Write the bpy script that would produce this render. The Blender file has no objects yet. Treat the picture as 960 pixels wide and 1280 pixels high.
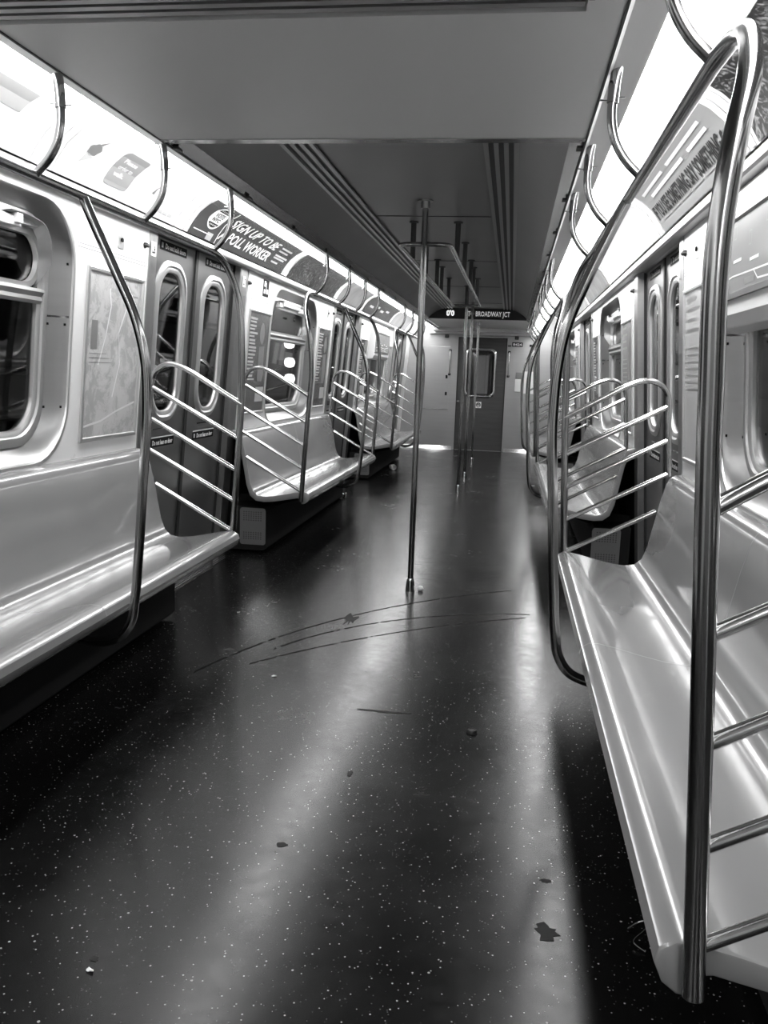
import bpy, bmesh, math, random
from mathutils import Vector
random.seed(7)
C = bpy.context.scene.collection
PI = math.pi
PER = 4.577            # door-to-door spacing of the car
BAYS = 3

# ------------------------------------------------------------------ materials
def _n(nt, t, **k):
    n = nt.nodes.new(t)
    for a, b in k.items(): setattr(n, a, b)
    return n
def mat(name, base, metal=0.0, rough=0.5, spec=0.5, noise=None, bump=None, coat=0.0, var=0.0):
    m = bpy.data.materials.new(name); m.use_nodes = True
    nt = m.node_tree; b = nt.nodes['Principled BSDF']
    b.inputs['Base Color'].default_value = (base, base, base, 1)
    b.inputs['Metallic'].default_value = metal
    b.inputs['Roughness'].default_value = rough
    b.inputs['Specular IOR Level'].default_value = spec
    b.inputs['Coat Weight'].default_value = coat
    b.inputs['Coat Roughness'].default_value = 0.08
    if noise:            # (scale vector, roughness swing)
        tc = _n(nt, 'ShaderNodeTexCoord'); mp = _n(nt, 'ShaderNodeMapping')
        mp.inputs['Scale'].default_value = noise[0]
        nz = _n(nt, 'ShaderNodeTexNoise'); nz.inputs['Scale'].default_value = 1; nz.inputs['Detail'].default_value = 5
        nt.links.new(tc.outputs['Object'], mp.inputs['Vector']); nt.links.new(mp.outputs['Vector'], nz.inputs['Vector'])
        mr = _n(nt, 'ShaderNodeMapRange')
        mr.inputs['To Min'].default_value = max(0.02, rough - noise[1]); mr.inputs['To Max'].default_value = rough + noise[1]
        nt.links.new(nz.outputs['Fac'], mr.inputs['Value']); nt.links.new(mr.outputs['Result'], b.inputs['Roughness'])
        if var:
            m2 = _n(nt, 'ShaderNodeMapRange'); m2.inputs['To Min'].default_value = base - var; m2.inputs['To Max'].default_value = base + var
            nt.links.new(nz.outputs['Fac'], m2.inputs['Value'])
            cc = _n(nt, 'ShaderNodeCombineColor')
            for i in range(3): nt.links.new(m2.outputs['Result'], cc.inputs[i])
            nt.links.new(cc.outputs['Color'], b.inputs['Base Color'])
        if bump:
            bp = _n(nt, 'ShaderNodeBump'); bp.inputs['Strength'].default_value = bump; bp.inputs['Distance'].default_value = 0.002
            nt.links.new(nz.outputs['Fac'], bp.inputs['Height']); nt.links.new(bp.outputs['Normal'], b.inputs['Normal'])
    return m
def emit(name, strength, col=1.0):
    m = bpy.data.materials.new(name); m.use_nodes = True
    b = m.node_tree.nodes['Principled BSDF']
    b.inputs['Base Color'].default_value = (.8, .8, .8, 1); b.inputs['Roughness'].default_value = .4
    b.inputs['Emission Color'].default_value = (col, col, col, 1)
    b.inputs['Emission Strength'].default_value = strength
    return m
M = {}
M['tube'] = mat('brushed_tube_steel', .36, 1, .17, noise=((30, 30, 4), .04))
M['chrome'] = mat('bright_steel', .62, 1, .16)
M['steel'] = mat('brushed_panel_steel', .42, 1, .34, noise=((4, 4, 60), .05), var=.03)
M['module'] = mat('window_surround_steel', .50, 1, .36, noise=((3, 3, 30), .06), var=.04)
M['frame'] = mat('window_frame_aluminium', .62, .8, .38)
M['door'] = mat('door_leaf_steel', .24, .9, .34, noise=((4, 4, 40), .05), var=.02)
M['liner'] = mat('white_wall_liner', .86, 0, .30, noise=((6, 6, 6), .05))
M['trimw'] = mat('pale_trim', .30, .3, .4)
M['seat'] = mat('seat_fibreglass', .225, 0, .2, noise=((5, 2.5, 5), .06), coat=.5, var=.015)
M['rubber'] = mat('black_rubber', .015, 0, .5)
M['dark'] = mat('dark_painted_metal', .012, 0, .7, spec=.08)
M['rod'] = mat('dull_grey_rod', .07, .3, .5)
M['perf'] = mat('perforated_grey_panel', .13, .2, .5)
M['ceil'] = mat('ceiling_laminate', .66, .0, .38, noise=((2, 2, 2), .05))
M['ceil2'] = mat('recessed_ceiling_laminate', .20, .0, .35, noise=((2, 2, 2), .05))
M['fascia'] = mat('light_fascia', .55, .1, .35)
M['vent'] = mat('vent_aluminium', .45, .8, .35)
M['endw'] = mat('end_wall_steel', .40, .75, .42, noise=((3, 3, 30), .06), var=.03)
M['storm'] = mat('storm_door_steel', .08, .6, .4, noise=((3, 3, 30), .05), var=.02)
M['white'] = mat('white_print', .85, 0, .45)
M['ink'] = mat('black_print', .008, 0, .6, spec=.12)
M['grey'] = mat('grey_print', .22, 0, .4)
M['lgrey'] = mat('light_grey_print', .5, 0, .4)
M['plastic'] = mat('white_plastic', .75, 0, .35)
M['black_plastic'] = mat('black_plastic', .02, 0, .3)
M['paper'] = mat('paper_litter', .8, 0, .8)
M['tunnel'] = mat('tunnel_concrete', .05, 0, .9, noise=((3, 3, 3), .05), var=.02)
M['lens'] = emit('light_lens', 14)
M['led'] = emit('sign_led', 1.1)
M['leddim'] = emit('sign_led_dim', .35)
M['lamp'] = emit('globe_glow', 14)
M['stain'] = mat('floor_stain', .008, 0, .75)
M['gum'] = mat('dark_gum', .02, 0, .8)
M['adwhite'] = mat('ad_white_card', .80, 0, .28)
M['adgrey'] = mat('ad_dark_card', .075, 0, .25)
M['admid'] = mat('ad_mid_card', .28, 0, .25, noise=((2, 5, 5), .05), var=.1)
M['adpale'] = mat('ad_pale_card', .5, 0, .22, noise=((1, 6, 1), .05), var=.12)

def glass_mat():
    m = bpy.data.materials.new('window_glass'); m.use_nodes = True; nt = m.node_tree; nt.nodes.clear()
    o = _n(nt, 'ShaderNodeOutputMaterial'); mx = _n(nt, 'ShaderNodeMixShader')
    t = _n(nt, 'ShaderNodeBsdfTransparent'); t.inputs['Color'].default_value = (.55, .55, .55, 1)
    g = _n(nt, 'ShaderNodeBsdfGlossy'); g.inputs['Roughness'].default_value = .025; g.inputs['Color'].default_value = (.9, .9, .9, 1)
    lw = _n(nt, 'ShaderNodeLayerWeight'); lw.inputs['Blend'].default_value = .5
    pw = _n(nt, 'ShaderNodeMath', operation='POWER'); pw.inputs[1].default_value = 5; nt.links.new(lw.outputs['Facing'], pw.inputs[0])
    f = _n(nt, 'ShaderNodeMath', operation='MULTIPLY_ADD'); f.inputs[1].default_value = .95; f.inputs[2].default_value = .04; nt.links.new(pw.outputs[0], f.inputs[0])
    nt.links.new(f.outputs[0], mx.inputs[0]); nt.links.new(t.outputs[0], mx.inputs[1]); nt.links.new(g.outputs[0], mx.inputs[2])
    nt.links.new(mx.outputs[0], o.inputs[0]); return m
M['glass'] = glass_mat()

def branch_mat():      # a card printed with bare branches against a dark wood
    m = mat('branch_print', .02, 0, .3); nt = m.node_tree; b = nt.nodes['Principled BSDF']
    tc = _n(nt, 'ShaderNodeTexCoord'); mp = _n(nt, 'ShaderNodeMapping'); mp.inputs['Scale'].default_value = (14, 9, 5); mp.inputs['Rotation'].default_value = (.7, 0, 0)
    nz = _n(nt, 'ShaderNodeTexNoise'); nz.inputs['Scale'].default_value = 2.2; nz.inputs['Detail'].default_value = 8; nz.inputs['Distortion'].default_value = 2.5
    r = _n(nt, 'ShaderNodeValToRGB')
    r.color_ramp.elements[0].position = .50; r.color_ramp.elements[0].color = (.012, .012, .012, 1)
    r.color_ramp.elements[1].position = .72; r.color_ramp.elements[1].color = (.40, .40, .40, 1)
    nt.links.new(tc.outputs['Object'], mp.inputs[0]); nt.links.new(mp.outputs[0], nz.inputs[0]); nt.links.new(nz.outputs['Fac'], r.inputs[0]); nt.links.new(r.outputs[0], b.inputs['Base Color'])
    return m
M['branch'] = branch_mat()
def map_mat():
    m = mat('transit_map_print', .6, 0, .25, coat=.3); nt = m.node_tree; b = nt.nodes['Principled BSDF']
    tc = _n(nt, 'ShaderNodeTexCoord')
    nz = _n(nt, 'ShaderNodeTexNoise'); nz.inputs['Scale'].default_value = 8; nz.inputs['Detail'].default_value = 9; nz.inputs['Roughness'].default_value = .65; nz.inputs['Distortion'].default_value = .5
    r = _n(nt, 'ShaderNodeValToRGB'); e = r.color_ramp.elements
    e[0].position = .35; e[0].color = (.42, .42, .42, 1); e[1].position = .62; e[1].color = (.62, .62, .62, 1)
    for p, c in ((.47, .46), (.485, .66), (.50, .50), (.53, .62)):
        x = e.new(p); x.color = (c, c, c, 1)
    nt.links.new(tc.outputs['Object'], nz.inputs[0]); nt.links.new(nz.outputs['Fac'], r.inputs[0]); nt.links.new(r.outputs[0], b.inputs['Base Color'])
    return m
M['map'] = map_mat()

def circ(p, q, r):
    ax, ay = p; bx, by = q; cx, cy = r
    d = 2*(ax*(by-cy)+bx*(cy-ay)+cx*(ay-by))
    ux = ((ax*ax+ay*ay)*(by-cy)+(bx*bx+by*by)*(cy-ay)+(cx*cx+cy*cy)*(ay-by))/d
    uy = ((ax*ax+ay*ay)*(cx-bx)+(bx*bx+by*by)*(ax-cx)+(cx*cx+cy*cy)*(bx-ax))/d
    return ux, uy, math.hypot(ax-ux, ay-uy)
def floor_mat():
    m = bpy.data.materials.new('speckled_rubber_floor'); m.use_nodes = True; nt = m.node_tree; b = nt.nodes['Principled BSDF']; L = nt.links.new
    tc = _n(nt, 'ShaderNodeTexCoord'); co = tc.outputs['Object']
    def math_(op, a, bb=None, c=None):
        n = _n(nt, 'ShaderNodeMath', operation=op)
        for i, v in enumerate((a, bb, c)):
            if v is None: continue
            if isinstance(v, (int, float)): n.inputs[i].default_value = v
            else: L(v, n.inputs[i])
        return n.outputs[0]
    def speck(scale, lo, hi):
        v = _n(nt, 'ShaderNodeTexVoronoi'); v.inputs['Scale'].default_value = scale; L(co, v.inputs['Vector'])
        w = _n(nt, 'ShaderNodeTexWhiteNoise'); L(v.outputs['Position'], w.inputs['Vector'])
        size = math_('MULTIPLY', w.outputs['Value'], lo)
        keep = math_('GREATER_THAN', w.outputs['Value'], hi)
        inside = math_('LESS_THAN', v.outputs['Distance'], size)
        return math_('MULTIPLY', keep, inside)
    s1 = speck(70, .17, .66); s2 = speck(27, .09, .74); s3 = speck(110, .20, .72)
    sp = math_('MAXIMUM', math_('MAXIMUM', s1, s2), math_('MULTIPLY', s3, .2))
    nz = _n(nt, 'ShaderNodeTexNoise'); nz.inputs['Scale'].default_value = 2.2; nz.inputs['Detail'].default_value = 8; nz.inputs['Roughness'].default_value = .65; L(co, nz.inputs[0])
    nf = _n(nt, 'ShaderNodeTexNoise'); nf.inputs['Scale'].default_value = 22; nf.inputs['Detail'].default_value = 6; L(co, nf.inputs[0])
    base = _n(nt, 'ShaderNodeMapRange'); base.inputs['From Min'].default_value = .15; base.inputs['From Max'].default_value = .85
    base.inputs['To Min'].default_value = .002; base.inputs['To Max'].default_value = .009; L(nz.outputs['Fac'], base.inputs['Value'])
    sep = _n(nt, 'ShaderNodeSeparateXYZ'); L(co, sep.inputs[0]); X, Y = sep.outputs[0], sep.outputs[1]
    wob = math_('MULTIPLY', math_('SUBTRACT', nf.outputs['Fac'], .5), .02)
    arcs = None
    for pts, x0, x1, w in ((((-.601, 3.834), (-.247, 4.455), (.184, 4.941)), -.75, .62, .008),
                        (((-.414, 3.973), (-.223, 4.232), (.046, 4.471)), -.50, .72, .008),
                        (((-.385, 3.791), (-.158, 4.04), (.073, 4.252)), -.55, .70, .007)):
        cx, cy, R = circ(*pts)
        dx = math_('SUBTRACT', X, cx); dy = math_('SUBTRACT', Y, cy)
        rr = math_('SQRT', math_('ADD', math_('MULTIPLY', dx, dx), math_('MULTIPLY', dy, dy)))
        dd = math_('ABSOLUTE', math_('ADD', math_('SUBTRACT', rr, R), wob))
        line = math_('LESS_THAN', dd, w)
        g = math_('MULTIPLY', math_('GREATER_THAN', X, x0), math_('LESS_THAN', X, x1))
        g = math_('MULTIPLY', g, math_('MULTIPLY', math_('LESS_THAN', Y, 6.5), math_('GREATER_THAN', Y, 3.35)))
        line = math_('MULTIPLY', line, g)
        arcs = line if arcs is None else math_('MAXIMUM', arcs, line)
    worn = math_('GREATER_THAN', nf.outputs['Fac'], .40)
    arcs = math_('MULTIPLY', arcs, worn)
    v0 = math_('ADD', base.outputs[0], math_('MULTIPLY', sp, .30))
    v1 = math_('MULTIPLY', v0, math_('SUBTRACT', 1, math_('MULTIPLY', arcs, .8)))
    cc = _n(nt, 'ShaderNodeCombineColor')
    for i in range(3): L(v1, cc.inputs[i])
    L(cc.outputs[0], b.inputs['Base Color'])
    r = _n(nt, 'ShaderNodeMapRange'); r.inputs['From Min'].default_value = .15; r.inputs['From Max'].default_value = .85
    r.inputs['To Min'].default_value = .17; r.inputs['To Max'].default_value = .30; L(nz.outputs['Fac'], r.inputs['Value'])
    rf = math_('ADD', r.outputs[0], math_('MULTIPLY', math_('SUBTRACT', nf.outputs['Fac'], .5), .12))
    L(math_('ADD', rf, math_('MULTIPLY', arcs, .35)), b.inputs['Roughness'])
    L(math_('MULTIPLY', math_('SUBTRACT', 1, math_('MULTIPLY', arcs, .85)), .36), b.inputs['Specular IOR Level'])
    bp = _n(nt, 'ShaderNodeBump'); bp.inputs['Strength'].default_value = .15; bp.inputs['Distance'].default_value = .001
    L(nf.outputs['Fac'], bp.inputs['Height']); L(bp.outputs[0], b.inputs['Normal'])
    return m
M['floor'] = floor_mat()

# ------------------------------------------------------------------ mesh helpers
def obj(name, bm, m, parent=None, smooth=True, bevel=None):
    me = bpy.data.meshes.new(name); bmesh.ops.recalc_face_normals(bm, faces=bm.faces[:]); bm.to_mesh(me); bm.free()
    me.materials.append(M[m] if isinstance(m, str) else m)
    o = bpy.data.objects.new(name, me); C.objects.link(o)
    if smooth:
        for p in me.polygons: p.use_smooth = True
        me.set_sharp_from_angle(angle=math.radians(38))
    if parent is not None: o.parent = parent
    if bevel:
        b = o.modifiers.new('bevel', 'BEVEL'); b.width = bevel; b.segments = 2; b.limit_method = 'ANGLE'
    return o
def tag(o, label, cat, group=None, kind=None):
    if kind: o['kind'] = kind
    if label: o['label'] = label
    if cat: o['category'] = cat
    if group: o['group'] = group
    return o
def struct(o, label=None, cat=None):
    o['kind'] = 'structure'
    o['label'] = label or o.name.split('.')[0].replace('_', ' '); o['category'] = cat or 'wall'
    return o
def thing(name, label, cat, loc=(0, 0, 0), group=None, kind=None):
    o = bpy.data.objects.new(name, None); C.objects.link(o); o.location = loc; o.empty_display_size = .1
    return tag(o, label, cat, group, kind)
def dup(root, dloc, label=None, group=None, name=None):
    r = root.copy(); C.objects.link(r); r.location = Vector(root.location) + Vector(dloc)
    if label: r['label'] = label
    if group: r['group'] = group
    if name: r.name = name
    def rec(src, dst):
        for ch in list(src.children):
            c = ch.copy(); C.objects.link(c); c.parent = dst; rec(ch, c)
    rec(root, r)
    return r
def box(bm, x0, x1, y0, y1, z0, z1):
    vs = [bm.verts.new((x, y, z)) for x in (x0, x1) for y in (y0, y1) for z in (z0, z1)]
    for f in ((0, 1, 3, 2), (4, 6, 7, 5), (0, 4, 5, 1), (2, 3, 7, 6), (0, 2, 6, 4), (1, 5, 7, 3)):
        bm.faces.new([vs[i] for i in f])
def smooth_path(pts, n=6):
    P = [Vector(p) for p in pts]; out = []
    for i in range(len(P)-1):
        a = P[max(i-1, 0)]; b = P[i]; c = P[i+1]; d = P[min(i+2, len(P)-1)]
        # centripetal-ish tangents
        l1 = max((b-a).length, 1e-6); l2 = (c-b).length; l3 = max((d-c).length, 1e-6)
        tb = (c-b)/l2 if a == b else ((b-a)/l1*l2 + (c-b)/l2*l1)/(l1+l2)
        tc = (c-b)/l2 if c == d else ((c-b)/l2*l3 + (d-c)/l3*l2)/(l2+l3)
        for k in range(n):
            t = k/n; t2 = t*t; t3 = t2*t
            out.append(b*(2*t3-3*t2+1)+tb*l2*(t3-2*t2+t)+c*(-2*t3+3*t2)+tc*l2*(t3-t2))
    out.append(P[-1]); return out
def tube(bm, pts, r, seg=14, sm=6, cap=True):
    P = smooth_path(pts, sm) if sm > 1 else [Vector(p) for p in pts]
    rings = []; prev = None
    for i, p in enumerate(P):
        t = (P[min(i+1, len(P)-1)]-P[max(i-1, 0)]).normalized()
        if prev is None:
            u = t.cross(Vector((0, 0, 1)))
            if u.length < .2: u = t.cross(Vector((0, 1, 0)))
            u.normalize()
        else:
            u = (prev - t*prev.dot(t)).normalized()
        prev = u; v = t.cross(u)
        rr = r(i/(len(P)-1)) if callable(r) else r
        rings.append([bm.verts.new(p + (u*math.cos(2*PI*k/seg)+v*math.sin(2*PI*k/seg))*rr) for k in range(seg)])
    for a, b in zip(rings, rings[1:]):
        for k in range(seg): bm.faces.new((a[k], a[(k+1) % seg], b[(k+1) % seg], b[k]))
    if cap: bm.faces.new(rings[0][::-1]); bm.faces.new(rings[-1])
def lathe(bm, prof, c, seg=24, axis='Z'):
    rings = []
    for r, h in prof:
        rings.append([bm.verts.new((c[0]+r*math.cos(2*PI*k/seg), c[1]+r*math.sin(2*PI*k/seg), c[2]+h)) for k in range(seg)])
    for a, b in zip(rings, rings[1:]):
        for k in range(seg): bm.faces.new((a[k], a[(k+1) % seg], b[(k+1) % seg], b[k]))
    bm.faces.new(rings[0][::-1]); bm.faces.new(rings[-1])
def rrect(y0, y1, z0, z1, r, n=7):
    out = []
    for cy, cz, a0 in ((y1-r, z1-r, 0), (y0+r, z1-r, PI/2), (y0+r, z0+r, PI), (y1-r, z0+r, 1.5*PI)):
        for k in range(n+1):
            a = a0 + PI/2*k/n
            out.append((cy+r*math.cos(a), cz+r*math.sin(a)))
    return out
def loft(bm, rings, close=False, cap_first=False, cap_last=False):
    V = [[bm.verts.new(p) for p in ring] for ring in rings]
    n = len(V[0]); seq = list(zip(V, V[1:])) + ([(V[-1], V[0])] if close else [])
    for a, b in seq:
        for k in range(n): bm.faces.new((a[k], a[(k+1) % n], b[(k+1) % n], b[k]))
    if cap_first: bm.faces.new(V[0][::-1])
    if cap_last: bm.faces.new(V[-1])
def plate(bm, outer, holes, f0, f1):
    """flat plate with holes; loops are 2-D, f0/f1 map a 2-D point to the front and back surface"""
    tmp = bmesh.new(); edges = []
    for lp in [outer]+holes:
        vs = [tmp.verts.new((p[0], p[1], 0)) for p in lp]
        for i in range(len(vs)): edges.append(tmp.edges.new((vs[i], vs[(i+1) % len(vs)])))
    bmesh.ops.triangle_fill(tmp, edges=edges, use_beauty=True)
    tmp.verts.index_update()
    A = [bm.verts.new(f0(v.co.x, v.co.y)) for v in tmp.verts]; B = [bm.verts.new(f1(v.co.x, v.co.y)) for v in tmp.verts]
    for f in tmp.faces:
        ix = [v.index for v in f.verts]; bm.faces.new([A[i] for i in ix]); bm.faces.new([B[i] for i in ix[::-1]])
    for e in tmp.edges:
        if len(e.link_faces) == 1:
            i, j = e.verts[0].index, e.verts[1].index; bm.faces.new((A[i], A[j], B[j], B[i]))
    tmp.free()
def extrude_profile(bm, prof, y0, y1, closed=True):
    """prof: (x,z) points, swept along Y"""
    a = [bm.verts.new((x, y0, z)) for x, z in prof]; b = [bm.verts.new((x, y1, z)) for x, z in prof]
    n = len(prof)
    for k in range(n if closed else n-1): bm.faces.new((a[k], a[(k+1) % n], b[(k+1) % n], b[k]))
    if closed: bm.faces.new(a[::-1]); bm.faces.new(b)
_tc = {}
def text2d(s, bold=0.0):
    """triangles of a string laid out from x=0; returns verts, faces, width (cap height about 0.7)"""
    k = (s, bold)
    if k in _tc: return _tc[k]
    cu = bpy.data.curves.new('t', 'FONT'); cu.body = s; cu.size = 1; cu.resolution_u = 2; cu.offset = bold
    o = bpy.data.objects.new('t', cu); C.objects.link(o)
    dg = bpy.context.evaluated_depsgraph_get(); me = bpy.data.meshes.new_from_object(o.evaluated_get(dg))
    V = [(v.co.x, v.co.y) for v in me.vertices]; F = [tuple(p.vertices) for p in me.polygons]
    bpy.data.objects.remove(o); bpy.data.curves.remove(cu); bpy.data.meshes.remove(me)
    w = max([v[0] for v in V]+[0.01]); _tc[k] = (V, F, w); return _tc[k]
def put_text(bm, s, u0, v0, width, height, fmap, bold=.015, shear=0.0):
    """write s into the box u0..u0+width, baseline v0, cap height = height; fmap maps (u,v) to 3-D"""
    V, F, w = text2d(s, bold)
    vs = [bm.verts.new(fmap(u0+x/w*width+shear*y, v0+y/.7*height)) for x, y in V]
    for f in F:
        try: bm.faces.new([vs[i] for i in f])
        except ValueError: pass
def quad2(bm, u0, u1, v0, v1, fmap, nu=1, nv=1):
    g = [[bm.verts.new(fmap(u0+(u1-u0)*i/nu, v0+(v1-v0)*j/nv)) for j in range(nv+1)] for i in range(nu+1)]
    for i in range(nu):
        for j in range(nv): bm.faces.new((g[i][j], g[i+1][j], g[i+1][j+1], g[i][j+1]))
def poly2(bm, pts, fmap):
    bm.faces.new([bm.verts.new(fmap(u, v)) for u, v in pts])

def W(s, d):            # wall-local (y, z) at depth d outboard of the liner face
    return lambda y, z: (s*(1.45-.08*z+d), y, z)
SN = {-1: 'left', 1: 'right'}
ORD = ['first', 'second', 'third', 'fourth', 'fifth', 'sixth', 'seventh', 'eighth', 'ninth', 'tenth', 'eleventh', 'twelfth']
NEAR = ['nearest the camera', 'in the middle of the car', 'at the far end of the car']
YB, YE = -2.85, 15.57

# ------------------------------------------------------------------ floor, ceiling, ends
bm = bmesh.new(); box(bm, -1.5, 1.5, YB, YE, -.05, 0)
fl = obj('floor', bm, 'floor', smooth=False); struct(fl, 'dark speckled rubber floor of the subway car', 'floor')

def ceiling():
    root = thing('ceiling', 'ceiling of the car with lowered ends and a recessed middle', 'ceiling', kind='structure')
    bm = bmesh.new()
    box(bm, -.747, .747, 2.06, 3.065, 2.107, 2.16)
    box(bm, -.747, -.735, YB, 2.06, 2.107, 2.16); box(bm, .66, .747, YB, 2.06, 2.107, 2.16)
    box(bm, -.735, .66, YB, 0.6, 2.107, 2.16)
    obj('lowered_ceiling_panel', bm, 'ceil', root, smooth=False)
    bm = bmesh.new()                                  # louvred return-air grille
    for k in range(40):
        y = 2.034 - k*.0365
        box(bm, -.735, .655, y-.021, y, 2.108, 2.122)
    for x in (-.735, -.2, .2, .643): box(bm, x, x+.012, .6, 2.06, 2.1225, 2.15)
    obj('air_grille', bm, 'vent', root, smooth=False)
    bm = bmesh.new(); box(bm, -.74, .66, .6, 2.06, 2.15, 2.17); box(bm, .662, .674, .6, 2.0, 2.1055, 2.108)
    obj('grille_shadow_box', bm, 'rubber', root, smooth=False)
    bm = bmesh.new(); extrude_profile(bm, [(-.74, 2.104), (.745, 2.104), (.745, 2.125), (-.74, 2.125)], 3.066, 3.10)
    extrude_profile(bm, [(-.73, 2.110), (.73, 2.110), (.73, 2.125), (-.73, 2.125)], 3.10, 3.14)
    obj('edge_trim', bm, 'chrome', root, smooth=False)
    # recessed middle: flat centre with curved flanks
    bm = bmesh.new()
    half = [(.747, 2.118), (.72, 2.150), (.66, 2.205), (.60, 2.245), (.54, 2.278), (.50, 2.292), (.45, 2.299), (.38, 2.30)]
    prof = [(x, z) for x, z in half] + [(-x, z) for x, z in half[::-1]]
    outer = [(x*1.02, z+.03) for x, z in prof]
    extrude_profile(bm, prof+outer[::-1], 3.07, 12.85)
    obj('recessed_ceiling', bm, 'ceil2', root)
    bm = bmesh.new()
    for y in (5.59, 7.69, 9.8, 11.9): box(bm, -.36, .36, y-.004, y+.004, 2.297, 2.2995)
    obj('panel_seam', bm, 'rubber', root, smooth=False)
    # linear air diffusers either side of the centre
    for s in (-1, 1):
        bm = bmesh.new(); box(bm, s*.37 if s > 0 else -.52, .52 if s > 0 else -.37, 3.14, 12.84, 2.2925, 2.2955)
        d = obj('air_diffuser', bm, 'rubber', root, smooth=False)
        bm = bmesh.new()
        for x in (.368, .412, .455, .500):
            xx = sorted((s*x, s*(x+.020))); box(bm, xx[0], xx[1], 3.14, 12.84, 2.284, 2.2925)
        obj('diffuser_blade', bm, 'vent', d, smooth=False)
    bm = bmesh.new(); box(bm, -.747, .747, 12.86, YE, 2.14, 2.19)
    obj('far_ceiling_panel', bm, 'ceil', root, smooth=False)
    bm = bmesh.new(); box(bm, -.86, .86, 15.05, YE, 2.085, 2.139); box(bm, -.95, .95, 15.40, YE, 2.05, 2.085)
    obj('door_header', bm, 'ceil', root, smooth=False, bevel=.006)
    bm = bmesh.new()
    for s in (-1, 1):       # roof outside the lights, closes the space
        extrude_profile(bm, [(s*.70, 2.42), (s*1.6, 2.42), (s*1.6, 2.39), (s*.70, 2.39)], YB, YE)
    extrude_profile(bm, [(-.8, 2.40), (.8, 2.40), (.8, 2.44), (-.8, 2.44)], YB, YE)
    obj('roof_shell', bm, 'dark', root, smooth=False)
ceiling()
for s in (-1, 1):
    root = thing('trim_%d' % (1 if s < 0 else 2), 'grey fascia edging the ceiling above the %s lights' % SN[s], 'trim', kind='structure')
    bm = bmesh.new()
    extrude_profile(bm, [(s*.747, 2.105), (s*.764, 2.129), (s*.80, 2.139), (s*.852, 2.147), (s*.852, 2.156), (s*.795, 2.150), (s*.747, 2.135)], YB, YE)
    obj('fascia_strip', bm, 'fascia', root)
    bm = bmesh.new(); extrude_profile(bm, [(s*.742, 2.104), (s*.749, 2.104), (s*.749, 2.110), (s*.742, 2.110)], YB, YE)
    obj('shadow_gap', bm, 'rubber', root)
    bm = bmesh.new(); extrude_profile(bm, [(s*.741, 2.112), (s*.741, 2.122), (s*.705, 2.155), (s*.700, 2.145)], 3.15, 12.84)
    obj('ceiling_edge_strip', bm, 'chrome', root)
    bm = bmesh.new()
    for k in range(11):
        y = 3.18+k*.88
        a, b = sorted((s*.741, s*.722)); box(bm, a, b, y, y+.05, 2.104, 2.112)
    obj('strip_clip', bm, 'rubber', root, smooth=False)
    # cove: card rail at the bottom, curved white backing
    root = thing('trim_%d' % (3 if s < 0 else 4), 'curved advertising cove with pale bottom rail above the %s wall' % SN[s], 'trim', kind='structure')
    bm = bmesh.new()
    extrude_profile(bm, [(s*1.302, 1.984), (s*1.252, 1.984), (s*1.243, 1.992), (s*1.240, 2.010), (s*1.243, 2.026), (s*1.256, 2.026), (s*1.302, 2.0)], YB, YE)
    obj('bottom_rail', bm, 'trimw', root)
    bm = bmesh.new(); cv = [(1.238, 2.03), (1.205, 2.085), (1.165, 2.135), (1.115, 2.175), (1.06, 2.203)]
    extrude_profile(bm, [(s*x, z) for x, z in cv]+[(s*(x+.02), z+.01) for x, z in cv[::-1]], YB, YE)
    obj('cove_backing', bm, 'liner', root)
    bm = bmesh.new(); extrude_profile(bm, [(s*1.30, 1.997), (s*1.42, 1.997), (s*1.42, 2.02), (s*1.26, 2.02)], YB, YE)
    obj('door_head_soffit', bm, 'steel', root)
    # light covers
    for k in range(12):
        y0 = YB+.02+k*1.530; y1 = y0+1.515
        if y0 > YE-.2: break
        y1 = min(y1, YE-.02)
        t = thing('ceiling_light', ('frosted fluorescent light cover on the %s, %s in view from the near end' % (SN[s], ORD[k-(2 if s > 0 else 3)])) if k >= (2 if s > 0 else 3) else 'frosted fluorescent light cover on the %s, %s behind the photographer' % (SN[s], ORD[2-k]), 'light', (s*.95, (y0+y1)/2, 2.15), 'fluorescent light covers on the %s side' % SN[s])
        bm = bmesh.new(); lp = [(.853, 2.146), (.90, 2.150), (.97, 2.168), (1.03, 2.190), (1.058, 2.204)]
        extrude_profile(bm, [(s*x, z) for x, z in lp]+[(s*(x-.004), z+.008) for x, z in lp[::-1]], y0, y1)
        o = obj('lens', bm, 'lens', t); o.location = (-s*.95, -(y0+y1)/2, -2.15)
        bm = bmesh.new(); extrude_profile(bm, [(s*(x), z-.002) for x, z in lp]+[(s*(x-.004), z+.004) for x, z in lp[::-1]], y1, y1+.014)
        o = obj('end_cap', bm, 'plastic', t); o.location = (-s*.95, -(y0+y1)/2, -2.15)

# ------------------------------------------------------------------ cove map for cards
def cove_len():
    L = [0]
    for a, b in zip(CV, CV[1:]): L.append(L[-1]+math.hypot(b[0]-a[0], b[1]-a[1]))
    return L
CV = [(1.236, 2.032), (1.203, 2.085), (1.163, 2.135), (1.113, 2.174), (1.06, 2.200)]
CL = cove_len()
def cove(s, v, off):
    v = max(0, min(CL[-1]-1e-5, v))
    for i in range(4):
        if v <= CL[i+1]:
            t = (v-CL[i])/(CL[i+1]-CL[i]); a, b = CV[i], CV[i+1]
            nx, nz = -(b[1]-a[1]), (b[0]-a[0]); l = math.hypot(nx, nz)
            # inward normal points to smaller x and lower z
            return (s*(a[0]+t*(b[0]-a[0])+nx/l*off), a[1]+t*(b[1]-a[1])+nz/l*off)
def cmap(s, ya, yb, off):
    """u runs in reading direction, v up the cove"""
    def f(u, v):
        x, z = cove(s, v, off); y = ya+u if s < 0 else yb-u
        return (x, y, z)
    return f
H = CL[-1]
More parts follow.
